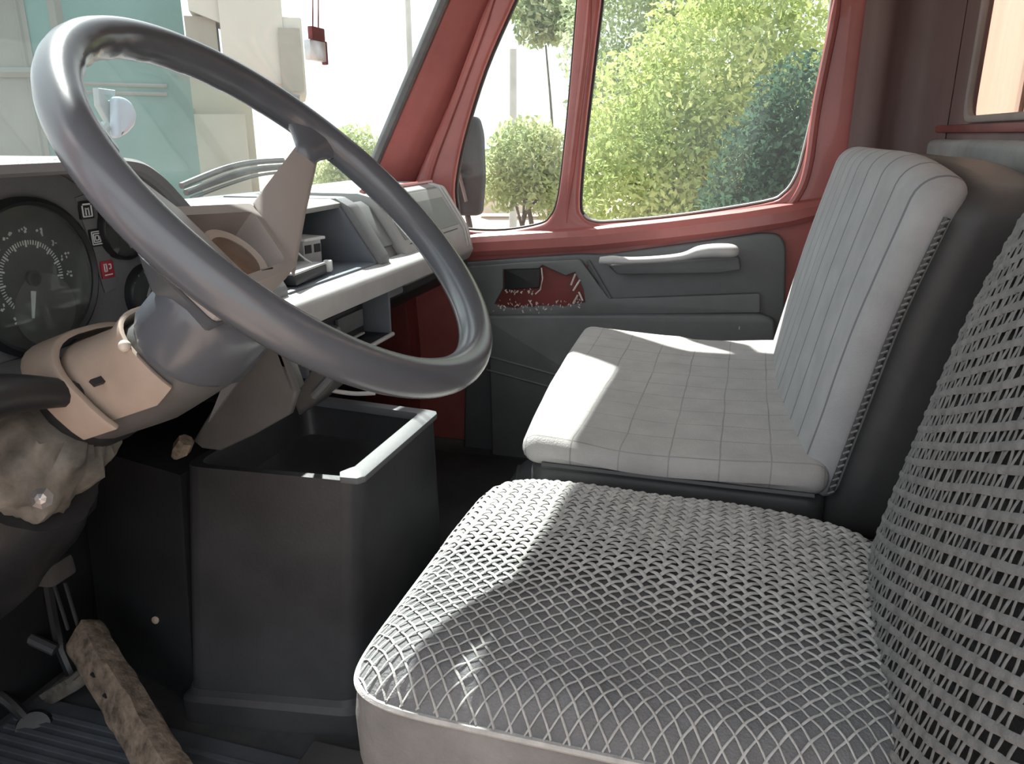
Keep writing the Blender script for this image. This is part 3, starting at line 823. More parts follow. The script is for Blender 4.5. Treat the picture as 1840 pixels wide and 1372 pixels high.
MB().lathe([(.006, 0), (.0065, .004), (.004, .008), (.001, .009)], cl(-.030, -.068, .225), (-e2 + n_ * .3), 14).build('screw_cap', M_CREAM, colm)
# open tan bracket on the driver side
def hoop(name, t, ra, rb, wdt, thick, m, da, db, tilt=0.0):
    n = 30; rings = [[], [], [], []]
    for k in range(n):
        a = 2 * math.pi * k / n; ca, sa = math.cos(a), math.sin(a)
        for j, (rr_, tt) in enumerate(((1, -.5), (1, .5), (1 - thick, .5), (1 - thick, -.5))):
            rings[j].append(cl(ca * ra * rr_ + da, sa * rb * rr_ + db, t + tt * wdt + tilt * ca))
    MB().loft(rings + [rings[0]], caps=False).build(name, m, colm, angle=40)
sheet('lock_bracket', .298, .342, -235, -66, .080, M_TAN, thick=.008)
MB().loft([colring(.315, .050, .052), colring(.37, .062, .062), colring(.40, .05, .05)]).build('bracket_core', M_BLACK, colm, angle=50)
MB().box(cl(.020, -.066, .340), (.014, .012, .026), Matrix((e1, n_, e2)).transposed()).build('switch_plug', M_SILVER, colm, bevel=.003)
# wrapped lower tube, crumpled
def crumple(t, r, da=0., db=0., n=56, amp=.012, fr=14):
    out = []
    for k in range(n):
        a = 2 * math.pi * k / n
        q = cl(math.cos(a) * r + da, math.sin(a) * r + db, t)
        out.append(q + (q - cl(da, db, t)).normalized() * amp * (noise.noise(q * fr) * 1.4 + 2.2 * abs(noise.noise(Vector((a * 2.2, t * 16, a + t * 9)))) + .9 * abs(noise.noise(q * fr * 2.6)) - .8))
    return out
MB().loft([crumple(.385 + .012 * i, .050 + .032 * math.sin(min(1, i / 5) * 1.57) - .0012 * i, -.0, -.03 - .002 * i) for i in range(11)]).build('cloth_wrap', M_CLOTH, colm, angle=60)
MB().loft([crumple(.475 + .03 * i, .100 - .003 * abs(i - 3), 0, -.045, amp=.006, fr=9) for i in range(12)]).build('gaiter', M_BLACK, colm, angle=60)
q_ = at(75, 895, 1, .585)
MB().lathe([(.001, -.006), (.010, -.004), (.012, 0), (.006, .004), (.001, .006)], q_, (.5, -.8, .3), 7).build('bright_bolt', M_SILVER, colm, smooth=False)
# stalk lever at the left
lv = thing('indicator_stalk', 'dark stalk lever left of the steering column', 'lever', tuple(cl(-.02, -.10, .33)))
pth = smooth_path([cl(-.005, -.06, .315), cl(-.03, -.12, .315), cl(-.04, -.19, .31), cl(-.035, -.27, .305)], 5)
MB().tube(pth, [.012 + .012 * min(1, i / 8) for i in range(len(pth))], 12).build('stalk_arm', M_BLACK, lv)
MB().tube([pth[-1], pth[-1] + (pth[-1] - pth[-3]) * .6], .026, 12).build('stalk_tip', M_DASH, lv)

# knee panels hanging below the dashboard
kp = thing('knee_panel', 'grey folded knee panel hanging below the dashboard beside the column', 'panel', (-.7, .95, .47))
k1 = [(346, 792), (362, 806), (395, 810), (455, 782), (520, 745), (533, 705), (500, 612), (462, 600)]
plateY('side_sheet', YP(k1, .93), .93, .014, M_COLUMN, kp, bevel=.004)
a_, b_, c_, d_ = at(500, 612, 1, .93), at(533, 705, 1, .93), at(548, 690, 1, 1.04), at(515, 600, 1, 1.04)
MB().prism([a_, b_, c_, d_], (-.012, 0, 0)).build('front_fold', M_COLUMN, kp, bevel=.003)
a_, b_, c_ = at(470, 600, 1, .925), at(360, 790, 1, .925), at(440, 600, 1, .88)
MB().prism([at(420, 640, 1, .90), at(470, 598, 1, .90), at(488, 604, 1, .92), at(372, 760, 1, .92)], (0, .012, 0)).build('upper_flange', M_DASH, kp, bevel=.002)
kp2 = thing('heater_duct', 'brownish grey duct end between knee panel and console', 'duct', (-.66, 1.12, .52))
dk = [(522, 715), (560, 662), (606, 652), (612, 668), (585, 705), (535, 748)]
plateY('duct_shell', YP(dk, 1.08), 1.08, .10, M_COLUMN, kp2, bevel=.008)
MB().tube([at(563, 712, 1, 1.07), at(604, 668, 1, 1.07)], .006, 6).build('duct_lip', M_CONRIM, kp2)
tag(MB().tube(smooth_path([at(592, 700, 1, 1.15), at(612, 704, 1, 1.16), at(640, 707, 1, 1.18), at(674, 706, 1, 1.2)], 5), .004, 8).build('loose_wire', M_ARM), 'pale loose wire hanging above the console bin', 'wire')
tag(MB().tube([at(335, 790, 1, .90), at(326, 806, 1, .90), at(314, 820, 1, .90)], [.012, .014, .006], 7).build('frayed_foam', M_WOOD), 'small frayed scrap of tan foam below the column', 'scrap')

# ------------------------------------------------------------------ engine console
con = thing('engine_console', 'black box console with open bin and grey rim beside the driver seat', 'console', (-.70, 1.1, 0))
top = .462
T = [at(340, 838, 2, top), at(648, 866, 2, top), at(786, 744, 2, top), at(640, 668, 2, top)]
T[0] = Vector((-.800, T[0].y, top)); T[3] = Vector((-.80, T[2].y + .02, top))
B = [Vector((-.835, .895, .05)), Vector((-.545, .945, .05)), Vector((-.515, 1.30, .05)), Vector((-.82, 1.33, .05))]
def inset(Q, d):
    c = sum(Q, Vector()) / 4
    return [q + Vector(((c.x - q.x) / abs(c.x - q.x) * d, (c.y - q.y) / abs(c.y - q.y) * d, 0)) for q in Q]
def rnd(Q, r=.03): return fillet(Q, r, 4)
dn = lambda Q, z: [Vector((q.x, q.y, z)) for q in Q]
MB().loft([rnd(B), rnd([b.lerp(t, .9) for b, t in zip(B, T)]), rnd(T), rnd(inset(T, .014)), rnd(inset(dn(T, .40), .028)), rnd(inset(dn(T, .385), .05))]).build('console_body', M_CONSOLE, con, angle=35)
O_, I_ = inset(dn(T, top), -.004), inset(dn(T, top), .026)
def strip_ring(o, i): return [Vector((o.x, o.y, top - .004)), Vector((o.x, o.y, top + .006)), Vector((i.x, i.y, top + .009)), Vector((i.x, i.y, top - .006))]
rr1 = [O_[1] + Vector((-.035, -.001, 0)), O_[1] + Vector((-.008, .002, 0)), O_[1] + Vector((-.001, .014, 0)), O_[2] + Vector((0, -.016, 0)), O_[2] + Vector((-.006, -.004, 0)), O_[2] + Vector((-.024, 0, 0)), O_[3]]
rr2 = [I_[1] + Vector((-.012, -.018, 0)), I_[1] + Vector((-.004, 0, 0)), I_[1] + Vector((0, .006, 0)), I_[2] + Vector((0, -.008, 0)), I_[2] + Vector((-.003, -.002, 0)), I_[2] + Vector((-.010, 0, 0)), I_[3]]
MB().loft([strip_ring(o, i) for o, i in zip(rr1, rr2)]).build('bin_rim', M_CONRIM, con, bevel=.002, angle=50)
MB().loft([rnd(inset(dn(B, .0), -.012)), rnd(inset(dn(B, .042), -.012)), rnd(inset(dn(B, .050), -.004)), rnd(inset(dn(B, .062), -.001))]).build('plinth', M_CONSOLE, con, angle=30)
# panel continuing to the left, set back
MB().loft([[(-.84, .915, 0), (-.84, 1.25, 0), (-1.10, 1.25, 0), (-1.10, .98, 0), (-.95, .95, 0)], [(-.815, .93, .44), (-.815, 1.25, .44), (-1.08, 1.25, .44), (-1.08, .99, .44), (-.95, .96, .44)]]).build('side_cover', M_BLACK, con, bevel=.012)

# floor coverings
mt = thing('floor_mat', 'blue grey ribbed rubber mat on the driver side floor', 'mat', (-.75, .75, 0))
MB().bounds((-1.12, .28, 0.0), (-.45, .86, .008)).build('mat_sheet', M_MATBLUE, mt, bevel=.003)
for k in range(22):
    MB().bounds((-1.11, .40 + k * .02, .008), (-.62, .408 + k * .02, .0115)).build('mat_rib', M_MATBLUE, mt)
tag(MB().rbox((-.60, .40, 0.0), (-.30, .90, .012), .005, 3).build('sill_plate', M_COLUMN), 'worn grey floor plate in front of the driver seat', 'plate')
# engine hump and passenger footwell mat
hm = thing('engine_hump', 'black rubber covered hump between console and passenger seat', 'engine cover', (-.45, 1.35, 0))
MB().rbox((-.500, 1.08, 0.0), (-.305, 1.80, .17), .05, 5).build('hump_cover', M_RUBBER, hm, angle=60)
MB().tube(smooth_path([(-.49, 1.74, .15), (-.46, 1.60, .165), (-.42, 1.40, .17), (-.36, 1.20, .17)], 5), .006, 6).build('hump_edge', M_CONSOLE, hm)
tag(MB().rbox((-1.05, 1.40, 0.0), (-.52, 2.10, .012), .005, 3).build('footwell_mat', M_RUBBER), 'black mat in the passenger footwell', 'mat')

# pedal, wood, rags in the footwell
st = thing('wooden_stick', 'rough split wooden stick leaning in the driver footwell', 'stick', (-.9, .85, 0.01))
p0, p1 = at(150, 1140, 1, .86), at(318, 1420, 1, .72)
ax = (p1 - p0).normalized(); sv = ax.cross(Vector((0, -1, .3))).normalized(); uv = sv.cross(ax)
rings = []
rn = random.Random(11)
for i in range(26):
    t = i / 25
    c = p0.lerp(p1, t)
    rings.append([c + sv * (math.copysign(abs(math.cos(a)) ** .35, math.cos(a)) * .031 * (1 + .16 * noise.noise(Vector((t * 9, k * .9, 3))))) + uv * (math.copysign(abs(math.sin(a)) ** .35, math.sin(a)) * .021 * (1 + .2 * noise.noise(Vector((t * 7, k, 9))))) + ax * (rn.uniform(-.006, .006) if i in (0, 25) else 0) for k, a in enumerate([2 * math.pi * q / 14 for q in range(14)])])
MB().loft(rings).build('stick_shaft', M_WOOD, st, angle=30)
for t in (.28, .42):
    c = p0.lerp(p1, t)
    MB().box(c - uv * .0 + Vector((0, -.017, .004)), (.030, .004, .004), Matrix.Rotation(R(30), 3, 'Y')).build('notch', M_BLACK, st)
pd = thing('clutch_pedal', 'dirty ribbed foot pedal behind the wooden stick', 'pedal', (-1.0, .80, .05))
pc = at(135, 1225, 1, .88)
Rp = Matrix.Rotation(R(-35), 3, 'Y')
MB().box(pc, (.10, .065, .02), Rp).build('pedal_pad', M_CLOTH, pd, bevel=.006)
for k in range(5):
    MB().box(pc + Rp @ Vector((-.04 + k * .02, -.002, .012)), (.008, .066, .010), Rp).build('pad_rib', M_CLOTH, pd)
MB().tube(smooth_path([pc, pc + Vector((-.03, .01, .08)), pc + Vector((-.05, .03, .22))], 5), .010, 8).build('pedal_arm', M_BLACK, pd)
pd2 = thing('brake_pedal', 'black rubber pedal pad at the lower left of the footwell', 'pedal', (-1.0, .72, .02))
pc2 = at(62, 1308, 1, .80)
MB().lathe([(.001, -.012), (.026, -.010), (.030, 0), (.026, .010), (.001, .012)], pc2, (.5, -.6, .6), 24).build('pedal_pad', M_BLACK, pd2)
MB().tube(smooth_path([pc2, pc2 + Vector((-.04, .0, .04)), pc2 + Vector((-.09, -.02, .10))], 5), .010, 8).build('pedal_arm', M_BLACK, pd2)
bx = thing('pedal_box', 'grimy bracket below the steering column', 'bracket', (-1.0, .80, .3))
MB().box(at(75, 1022, 1, .82), (.085, .05, .035), Matrix.Rotation(R(-6), 3, 'Y')).build('bracket_block', M_COLUMN, bx, bevel=.008)
for u0, v0, u1, v1 in ((95, 1045, 122, 1130), (116, 1045, 140, 1125)):
    MB().tube([at(u0, v0, 1, .84), at(u1, v1, 1, .86)], .003, 6).build('rod', M_CONSOLE, bx)
MB().tube([at(-20, 1118, 1, .85), at(40, 1140, 1, .86), at(100, 1168, 1, .87)], .010, 8).build('lever_bar', M_CONSOLE, bx)
tag(MB().lathe([(.001, -.004), (.006, -.003), (.007, .002), (.001, .005)], at(280, 1113, 1, .945), (.2, -1, .2), 9).build('dirt_lump', M_TAN), 'tiny tan lump of dirt stuck on the black console side', 'dirt')

# ------------------------------------------------------------------ passenger seat
ps = thing('passenger_seat', 'grey cloth passenger bench seat with striped backrest and dark vinyl side', 'seat', (0, 1.45, 0))
def psf(p):
    q = p.copy()
    if p.z > .47:
        u = (p.y - 1.09) / .74
        q.z += .014 * math.sin(max(0, min(1, (p.x + .34) / .5)) * math.pi) * -1 + .020 * max(0, (u - .55)) * (1 if p.x < -.1 else .5)
        q.z += .004 * noise.noise(p * 9)
    q.x += -.012 * math.sin((p.y - 1.09) / .74 * math.pi) if p.x < -.2 else 0
    q.x += -.045 * max(0, (p.y - 1.09) / .74) * max(0, min(1, (.0 - p.x) / .3))
    return q
MB().rbox((-.305, 1.085, .452), (.150, 1.825, .507), .026, 14, psf).build('seat_cushion', M_FAB_SEAT, ps, angle=80)
MB().rbox((-.292, 1.092, .36), (.15, 1.818, .462), .03, 10, psf).build('cushion_side', M_VINYL, ps, angle=80)
MB().rbox((-.27, 1.105, .20), (.22, 1.80, .395), .03, 4).build('seat_base', M_VINYL, ps, angle=80)
MB().bounds((-.22, 1.15, 0), (.20, 1.76, .22)).build('seat_plinth', M_BLACK, ps, bevel=.01)
def lean(p):
    q = p.copy()
    k = (p.z - .46)
    q.x += .20 * k + .10 * max(0, k - .25) ** 1.5
    q.x += .034 * max(0, (1.45 - p.y) / .35)
    hz = max(0, min(1, (p.z - .66) / .26)); q.z -= .032 * hz * hz * (3 - 2 * hz) * max(0, (1.38 - p.y) / .28) ** 2
    return q
MB().rbox((.078, 1.106, .44), (.142, 1.825, .925), .030, 14, lean).build('backrest_cover', M_FAB_BACK, ps, angle=80)
MB().rbox((.116, 1.098, .38), (.255, 1.82, .915), .045, 10, lean).build('backrest_shell', M_VINYL, ps, angle=80)
# stitched seam along the near edge of the backrest
sp_ = [lean(Vector((.118, 1.101, z))) + Vector((.0, -.002, 0)) for z in [.46 + .42 * i / 40 for i in range(41)]]
MB().tube(sp_, .0045, 6).build('piping', M_VINYL, ps)
mb = MB()
for i in range(0, 40):
    a, b = sp_[i], sp_[i + 1]
    mb.tube([a.lerp(b, .15) + Vector((-.004, -.004, 0)), a.lerp(b, .65) + Vector((.003, -.005, 0))], .0018, 5)
tag(mb.build('stitching', M_STRAND2, ps), kind='stuff')
MB().tube([Vector((-.27, 1.089, .458)), Vector((0, 1.087, .458)), Vector((.13, 1.089, .458))], .005, 6).build('cushion_piping', M_VINYL, ps)

# ------------------------------------------------------------------ driver seat
ds = thing('driver_seat', 'driver seat under a coarse woven net cover in the foreground', 'seat', (0, .79, 0))
CX, CY, AX, AY, PN = -.050, .812, .300, .250, 4.0
def rho(x, y):
    pn = 9.0 if x < CX else 3.2
    return (abs((x - CX) / AX) ** pn + abs((y - CY) / AY) ** pn) ** (1 / pn)
def dtop(x, y):
    r = rho(x, y)
    z = .452 + .022 * (1 - min(1, r) ** 2) + .004 * noise.noise(Vector((x * 8, y * 8, 2)))
    if r > .84: z -= .034 * ((r - .84) / .16) ** 2
    return z
def sring(s, z=None, n=112):
    out = []
    for k in range(n):
        a = 2 * math.pi * k / n; c, q = math.cos(a), math.sin(a)
        pn = 9.0 if c < 0 else 3.2
        x = CX + math.copysign(abs(c) ** (2 / pn), c) * AX * s; y = CY + math.copysign(abs(q) ** (2 / pn), q) * AY * s
        out.append(Vector((x, y, dtop(x, y) if z is None else z)))
    return out
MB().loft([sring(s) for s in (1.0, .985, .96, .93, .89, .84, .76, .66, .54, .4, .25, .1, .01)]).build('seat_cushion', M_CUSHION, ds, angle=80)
MB().loft([sring(.93, .26), sring(.985, .29), sring(1.005, .33), sring(1.010, .38), sring(1.002, .405), sring(.995, .4185)]).build('seat_skirt', M_SKIRT, ds, angle=80)
MB().tube(sring(.998, .419), .004, 6, closed=True).build('cover_hem', M_STRAND, ds)
MB().rbox((-.25, .58, .06), (.20, 1.0, .27), .02, 3).build('seat_base', M_VINYL, ds)
MB().bounds((-.28, .60, .0), (.18, .64, .07)).build('seat_rail', M_BLACK, ds)
MB().bounds((-.28, .95, .0), (.18, .99, .07)).build('seat_rail', M_BLACK, ds)

def sstep(a, b, x):
    t = max(0, min(1, (x - a) / (b - a))); return t * t * (3 - 2 * t)
def ribbon(mb, run):
    rows = []
    m = len(run)
    for i, (p, w, nrm) in enumerate(run):
        t = (run[min(i + 1, m - 1)][0] - run[max(i - 1, 0)][0])
        if t.length < 1e-8: continue
        t.normalize(); s = t.cross(nrm).normalized()
        rows.append([mb.bm.verts.new(p - s * w), mb.bm.verts.new(p - s * w * .45 + nrm * min(w * .5, .0013)), mb.bm.verts.new(p + s * w * .45 + nrm * min(w * .5, .0013)), mb.bm.verts.new(p + s * w)])
    for A, B_ in zip(rows[:-1], rows[1:]):
        for k in range(3): mb.bm.faces.new((A[k], A[k + 1], B_[k + 1], B_[k]))
PIT = .0128
mb = MB()
for dr in (0, 1):
    d = Vector((1, 1, 0)).normalized() if dr == 0 else Vector((1, -1, 0)).normalized()
    nr = Vector((-d.y, d.x, 0))
    for k in range(-34, 35):
        run = []
        for i in range(-150, 151):
            s = i * PIT / 5
            p = Vector((CX, CY, 0)) + nr * (k * PIT) + d * s
            p += Vector((noise.noise(p * 14), noise.noise(p * 14 + Vector((9, 0, 0))), 0)) * .0035
            if rho(p.x, p.y) > .998:
                if len(run) > 3: ribbon(mb, run)
                run = []; continue
            thick = sstep(.66, .90, p.y + .10 * (p.x - CX) + .05 * noise.noise(p * 5))
            w = .0013 + .0028 * thick + .0004 * noise.noise(p * 90)
            wv = math.cos(math.pi * s / PIT + math.pi * (k + dr)) * (.0008 + .0010 * thick)
            z = dtop(p.x, p.y) + .0018 + .0010 * thick + wv
            run.append((Vector((p.x, p.y, z)), w, Vector((0, 0, 1))))
        if len(run) > 3: ribbon(mb, run)
tag(mb.build('woven_net', M_STRAND, ds, angle=80, fix=False), 'pale woven net over grey padding', kind='stuff')

# backrest
BY, BZ, BAY, BAZ, BP = .735, .605, .285, .40, 2.6
def bx_(y, z):
    k = (y - BY) / BAY
    return .185 + .20 * (z - .46) + .055 * max(0, k - .0) ** 2 * (0.55) - .03 * (1 - k * k) * 0 + .10 * max(0, z - .72) ** 1.6
def brho(y, z):
    return (abs((y - BY) / BAY) ** BP + abs((z - BZ) / BAZ) ** BP) ** (1 / BP)
def bring(s, dx, n=64):
    out = []
    for k in range(n):
        a = 2 * math.pi * k / n; c, q = math.cos(a), math.sin(a)
        y = BY + math.copysign(abs(c) ** (2 / BP), c) * BAY * s; z = BZ + math.copysign(abs(q) ** (2 / BP), q) * BAZ * s
        out.append(Vector((bx_(y, z) + dx, y, z)))
    return out
MB().loft([bring(.01, -.018), bring(.3, -.017), bring(.55, -.014), bring(.75, -.009), bring(.88, -.001), bring(.95, .008), bring(.99, .020), bring(1.0, .034)]).build('backrest_pad', M_CUSHBACK, ds, angle=80)
MB().loft([bring(1.0, .034), bring(1.002, .07), bring(.98, .10), bring(.92, .115), bring(.5, .12)]).build('backrest_shell', M_VINYL, ds, angle=80)
mb = MB()
def bpt(y, z, h):
    r = min(1, brho(y, z))
    return Vector((bx_(y, z) - .018 + .020 * r ** 5 + .030 * max(0, (r - .88) / .12) ** 2 - h, y, z))
nx = Vector((-1, 0, .2)).normalized()
PY, PZ = .0100, .0195
for k in range(-30, 31):
    run = []
    for i in range(0, 240):
        z = BZ - BAZ + i * .0034
        y = BY + k * PY + .004 * noise.noise(Vector((k * 3.1, z * 8, 0)))
        if brho(y, z) > .985:
            if len(run) > 3: ribbon(mb, run)
            run = []; continue
        run.append((bpt(y, z, .0022 + .0008 * math.cos(math.pi * z / PZ + math.pi * k)), .0020 + .0005 * noise.noise(Vector((k, z * 40, 2))), nx))
    if len(run) > 3: ribbon(mb, run)
for k in range(-27, 28):
    run = []
    for i in range(0, 195):
        y = BY - BAY + i * .003
        z = BZ + k * PZ + .40 * (BY - y) + .010 * ((y - BY) / BAY) ** 2 + .003 * noise.noise(Vector((y * 9, k * 2.3, 5)))
        if brho(y, z) > .985:
            if len(run) > 3: ribbon(mb, run)
            run = []; continue
        run.append((bpt(y, z, .0034 + .0008 * math.cos(math.pi * y / PY + math.pi * k)), .0040 + .0006 * noise.noise(Vector((k, y * 40, 2))), nx))
    if len(run) > 3: ribbon(mb, run)
tag(mb.build('woven_net', M_STRAND2, ds, angle=80, fix=False), 'grey band net over the dark backrest', kind='stuff')

# ------------------------------------------------------------------ hanging charm
hc = thing('hanging_charm', 'small silver and maroon charm hanging on two cords in the windscreen', 'charm', tuple(at(567, 112, 0, -.93)))
M_MAROON = mat('maroon_cord', (.20, .05, .05), .7, .2, 30)
cx_ = -.93
for u in (562, 572):
    MB().tube([at(u, 52, 0, cx_), at(u, -60, 0, cx_), Vector((cx_ + .02, at(u, -60, 0, cx_).y, 1.50))], .0016, 6).build('cord', M_MAROON, hc)
def cbox(u0, v0, u1, v1, th, m, nm):
    a, b = at(u0, v0, 0, cx_), at(u1, v1, 0, cx_)
    MB().bounds((cx_ - th / 2, a.y, b.z), (cx_ + th / 2, b.y, a.z)).build(nm, m, hc, bevel=.003)
cbox(556, 46, 581, 78, .012, M_MAROON, 'charm_neck')
cbox(551, 70, 582, 112, .016, M_SILVER, 'charm_body')
cbox(580, 74, 586, 117, .014, M_MAROON, 'side_tab')

# ------------------------------------------------------------------ outside: wiper, mirrors
for (pts_, lab) in ((((326, 334), (400, 304), (452, 292), (508, 288)), 'upper black wiper arm resting low on the windscreen'), (((334, 346), (400, 322), (455, 306), (505, 300)), 'lower black wiper arm resting low on the windscreen')):
    w = thing('windscreen_wiper', lab, 'wiper', tuple(at(*pts_[0], 0, -1.20)), group='wipers')
    P3 = [at(u, v, 0, -1.19) for u, v in pts_]
    MB().tube(smooth_path(P3, 5), .0075, 6).build('wiper_arm', M_SEAL, w)
    MB().tube([p + Vector((.012, 0, -.012)) for p in smooth_path(P3, 5)], .004, 6).build('wiper_blade', M_SEAL, w)
mir = thing('side_mirror', 'tall dark door mirror outside the passenger quarter window', 'mirror', (-.85, 2.5, .7))
MY = 2.50
mo = fillet(YP([(818, 222), (838, 208), (856, 210), (864, 240), (867, 320), (862, 388), (820, 388), (812, 330)], MY), .02)
plateY('mirror_housing', [(q.x, q.y) for q in mo], MY, .05, mat('mirror_housing', (.022, .032, .036), .6, .1, 8, spec=.25), mir, bevel=.014)
MB().tube([at(822, 300, 1, MY - .01), at(838, 362, 1, MY - .01)], .006, 6).build('housing_rib', M_GREYSEAL, mir)
MB().tube(smooth_path([at(840, 215, 1, MY + .03), Vector((-.82, MY + .05, 1.25)), Vector((-.74, D + .06, 1.30))], 6), .010, 8).build('mirror_arm', M_SEAL, mir)
MB().tube(smooth_path([at(840, 385, 1, MY + .03), Vector((-.88, MY - .02, .62)), Vector((-.92, D + .06, .60))], 6), .010, 8).build('mirror_arm', M_SEAL, mir)
fm = thing('front_mirror', 'pale blue half round mirror head seen through the windscreen', 'mirror', tuple(at(228, 245, 0, -1.42)))
fx = -1.42
plateX('mirror_head', [(q.x, q.y) for q in fillet(XP([(212, 173), (226, 174), (240, 184), (249, 205), (246, 224), (232, 240), (213, 250)], fx), .01)], fx, .03, mat('pale_blue_plastic', (.28, .36, .44), .35, .05, 5), fm, bevel=.01)
M_PALE = mat('pale_bracket', (.22, .29, .31), .5, .15, 6)
plateX('mirror_bracket', XP([(165, 158), (196, 162), (196, 172), (178, 172), (184, 182), (205, 178), (212, 190), (210, 222), (192, 232), (168, 190)], fx - .05), fx - .03, .02, M_PALE, fm, bevel=.004)
MB().tube(smooth_path([at(190, 225, 0, fx - .03), at(160, 270, 0, fx - .02), at(150, 330, 0, -1.30)], 6), .012, 8).build('mirror_stem', M_PALE, fm)
# outer cowl below the windscreen
cw = MB().prism([(-1.19, YN, .79), (-1.19, YN, .60), (-1.45, YN, .40), (-1.50, YN, .62), (-1.36, YN, .775)], (0, YF - YN, 0)).build('outer_cowl', M_RED, bevel=.02, seg=3)
tag(cw, 'red outer cowl of the cab below the windscreen', 'cowl')

# ------------------------------------------------------------------ outside: ground, buildings, pole, trees
GZ = -1.15
M_GROUND = mat('dusty_ground', (.33, .25, .20), .95, .25, .35, .3, 6)
gnd = MB().grid(lambda a, b: Vector((-70 + 140 * a, -60 + 140 * b, GZ + .25 * noise.noise(Vector((a * 14, b * 14, 0))) * (1 if (abs(-70 + 140 * a) > 6 or abs(-60 + 140 * b) > 5) else 0) - .12)), 70, 70).build('ground', M_GROUND, origin=(0, 0, GZ))
structure(gnd, 'dusty pinkish ground around the truck')
def out_pt(u, v, dist):
    d = ray(u, v); h = math.hypot(d.x, d.y)
    return EYE + d * (dist / h)
# directions left (facing the camera horizontally at a given bearing)
def facade(name, label, cat, u0, u1, vtop, dist, depth, m, turn=0.0, vbot=None, parent=None, nm='wall', skew=0.0):
    a = out_pt(u0, vtop, dist); b = out_pt(u1, vtop, dist)
    zt = (a.z + b.z) / 2
    zb = GZ if vbot is None else out_pt((u0 + u1) / 2, vbot, dist).z
    along = Vector((b.x - a.x, b.y - a.y, 0)); L_ = along.length; along.normalize()
    back = Vector((-along.y, along.x, 0))
    if back.dot(Vector((a.x, a.y, 0))) < 0: back = -back
    if turn:
        Rt = Matrix.Rotation(R(turn), 3, 'Z'); along = Rt @ along; back = Rt @ back
    a0 = Vector((a.x, a.y, zb))
    root = parent
    if root is None:
        root = thing(name, label, cat, tuple(a0 + along * L_ / 2 + back * depth / 2))
    MB().prism([a0, a0 + along * L_, a0 + along * L_ + back * depth + along * skew, a0 + back * depth + along * skew], (0, 0, zt - zb)).build(nm, m, root, bevel=.02)
    return root, a0, along, back, zt, L_
M_TEAL = mat('teal_wall', (.085, .175, .170), .7, .12, .8, .05, 10)
M_GREYW = mat('grey_wall', (.15, .17, .165), .8, .15, .8, .05, 10)
M_BEIGE = mat('beige_wall', (.33, .31, .25), .8, .08, 1, .05, 10)
M_OFFW = mat('off_white_wall', (.42, .41, .375), .7, .05, 1, .03, 10)
M_DKW = mat('shadow_grey_panel', (.22, .21, .18), .8, .1, 2)
tl, a0, al, bk, zt, L_ = facade('teal_building', 'teal painted building seen through the windscreen', 'building', -140, 306, -160, 9.0, 1.0, M_TEAL)
for u, w_, m_ in ((45, .12, M_GREYW), (112, .16, M_GREYW)):
    p = out_pt(u, 100, 9.0); MB().bounds((p.x - w_ / 2, p.y - w_ / 2, GZ), (p.x + w_ / 2, p.y + w_ / 2, 4.5)).build('post', m_, tl)
a1_ = out_pt(-140, 130, 8.95); b1_ = out_pt(112, 130, 8.95)
MB().tube([a1_, b1_], .05, 6).build('cross_rail', M_GREYW, tl)
a1_ = out_pt(-140, 20, 8.94); b1_ = out_pt(45, 20, 8.94); zq = a1_.z
MB().prism([Vector((a1_.x, a1_.y, GZ)), Vector((b1_.x, b1_.y, GZ)), Vector((b1_.x, b1_.y, 5)), Vector((a1_.x, a1_.y, 5))], bk * .03).build('grey_cladding', M_GREYW, tl)
for v in (150, 165):
    MB().tube([out_pt(130, v, 8.96), out_pt(300, v + 4, 8.96)], .02, 6).build('cladding_seam', M_GREYW, tl)
be, *_ = facade('beige_building', 'low beige building to the right of the teal wall', 'building', 302, 446, 120, 10.6, 3.5, M_BEIGE)
for (u0, u1, v0, v1, mm, nm) in ((305, 350, 195, 320, M_DKW, 'door_leaf'), (352, 440, 205, 330, M_OFFW, 'lower_panel')):
    a = out_pt(u0, v0, 10.46); b = out_pt(u1, v0, 10.46); c = out_pt(u1, v1, 10.46)
    MB().prism([a, b, Vector((b.x, b.y, GZ)), Vector((a.x, a.y, GZ))], (a.normalized() * .0 + Vector((-.02, -.02, 0)))).build(nm, mm, be)
wt_, a0, al, bk, zt, L_ = facade('white_upper_storey', 'off white projecting upper storey with grey end window', 'building', 384, 500, -60, 8.2, 2.2, M_OFFW, vbot=150)
e0 = out_pt(500, 0, 8.2)
facade('', '', '', 500, 541, 30, 8.22, 1.6, M_OFFW, vbot=172, parent=wt_, nm='end_wall')
a = out_pt(506, 50, 8.18); b = out_pt(538, 48, 8.18); zb = out_pt(520, 164, 8.18).z
MB().prism([a, Vector((b.x, b.y, a.z)), Vector((b.x, b.y, zb)), Vector((a.x, a.y, zb))], (-.02, -.03, 0)).build('end_window', M_DKW, wt_)
a = out_pt(330, 28, 8.3); b = out_pt(386, 28, 8.3); zb = out_pt(350, 110, 8.3).z
MB().prism([a, Vector((b.x, b.y, a.z)), Vector((b.x, b.y, zb)), Vector((a.x, a.y, zb))], bk * .5).build('side_window', M_DKW, wt_)
a = out_pt(330, -60, 8.25); b = out_pt(388, -60, 8.25); zb = out_pt(350, 40, 8.25).z
MB().prism([a, b, Vector((b.x, b.y, zb)), Vector((a.x, a.y, zb + .1))], bk * .6).build('eave', M_OFFW, wt_)
for i in range(3):
    MB().tube([out_pt(430, 150 + 6 * i, 8.1), out_pt(480, 158 + 5 * i, 8.05), out_pt(538, 174 + 4 * i, 8.1)], .018, 6).build('cable', M_GREYSEAL, wt_)

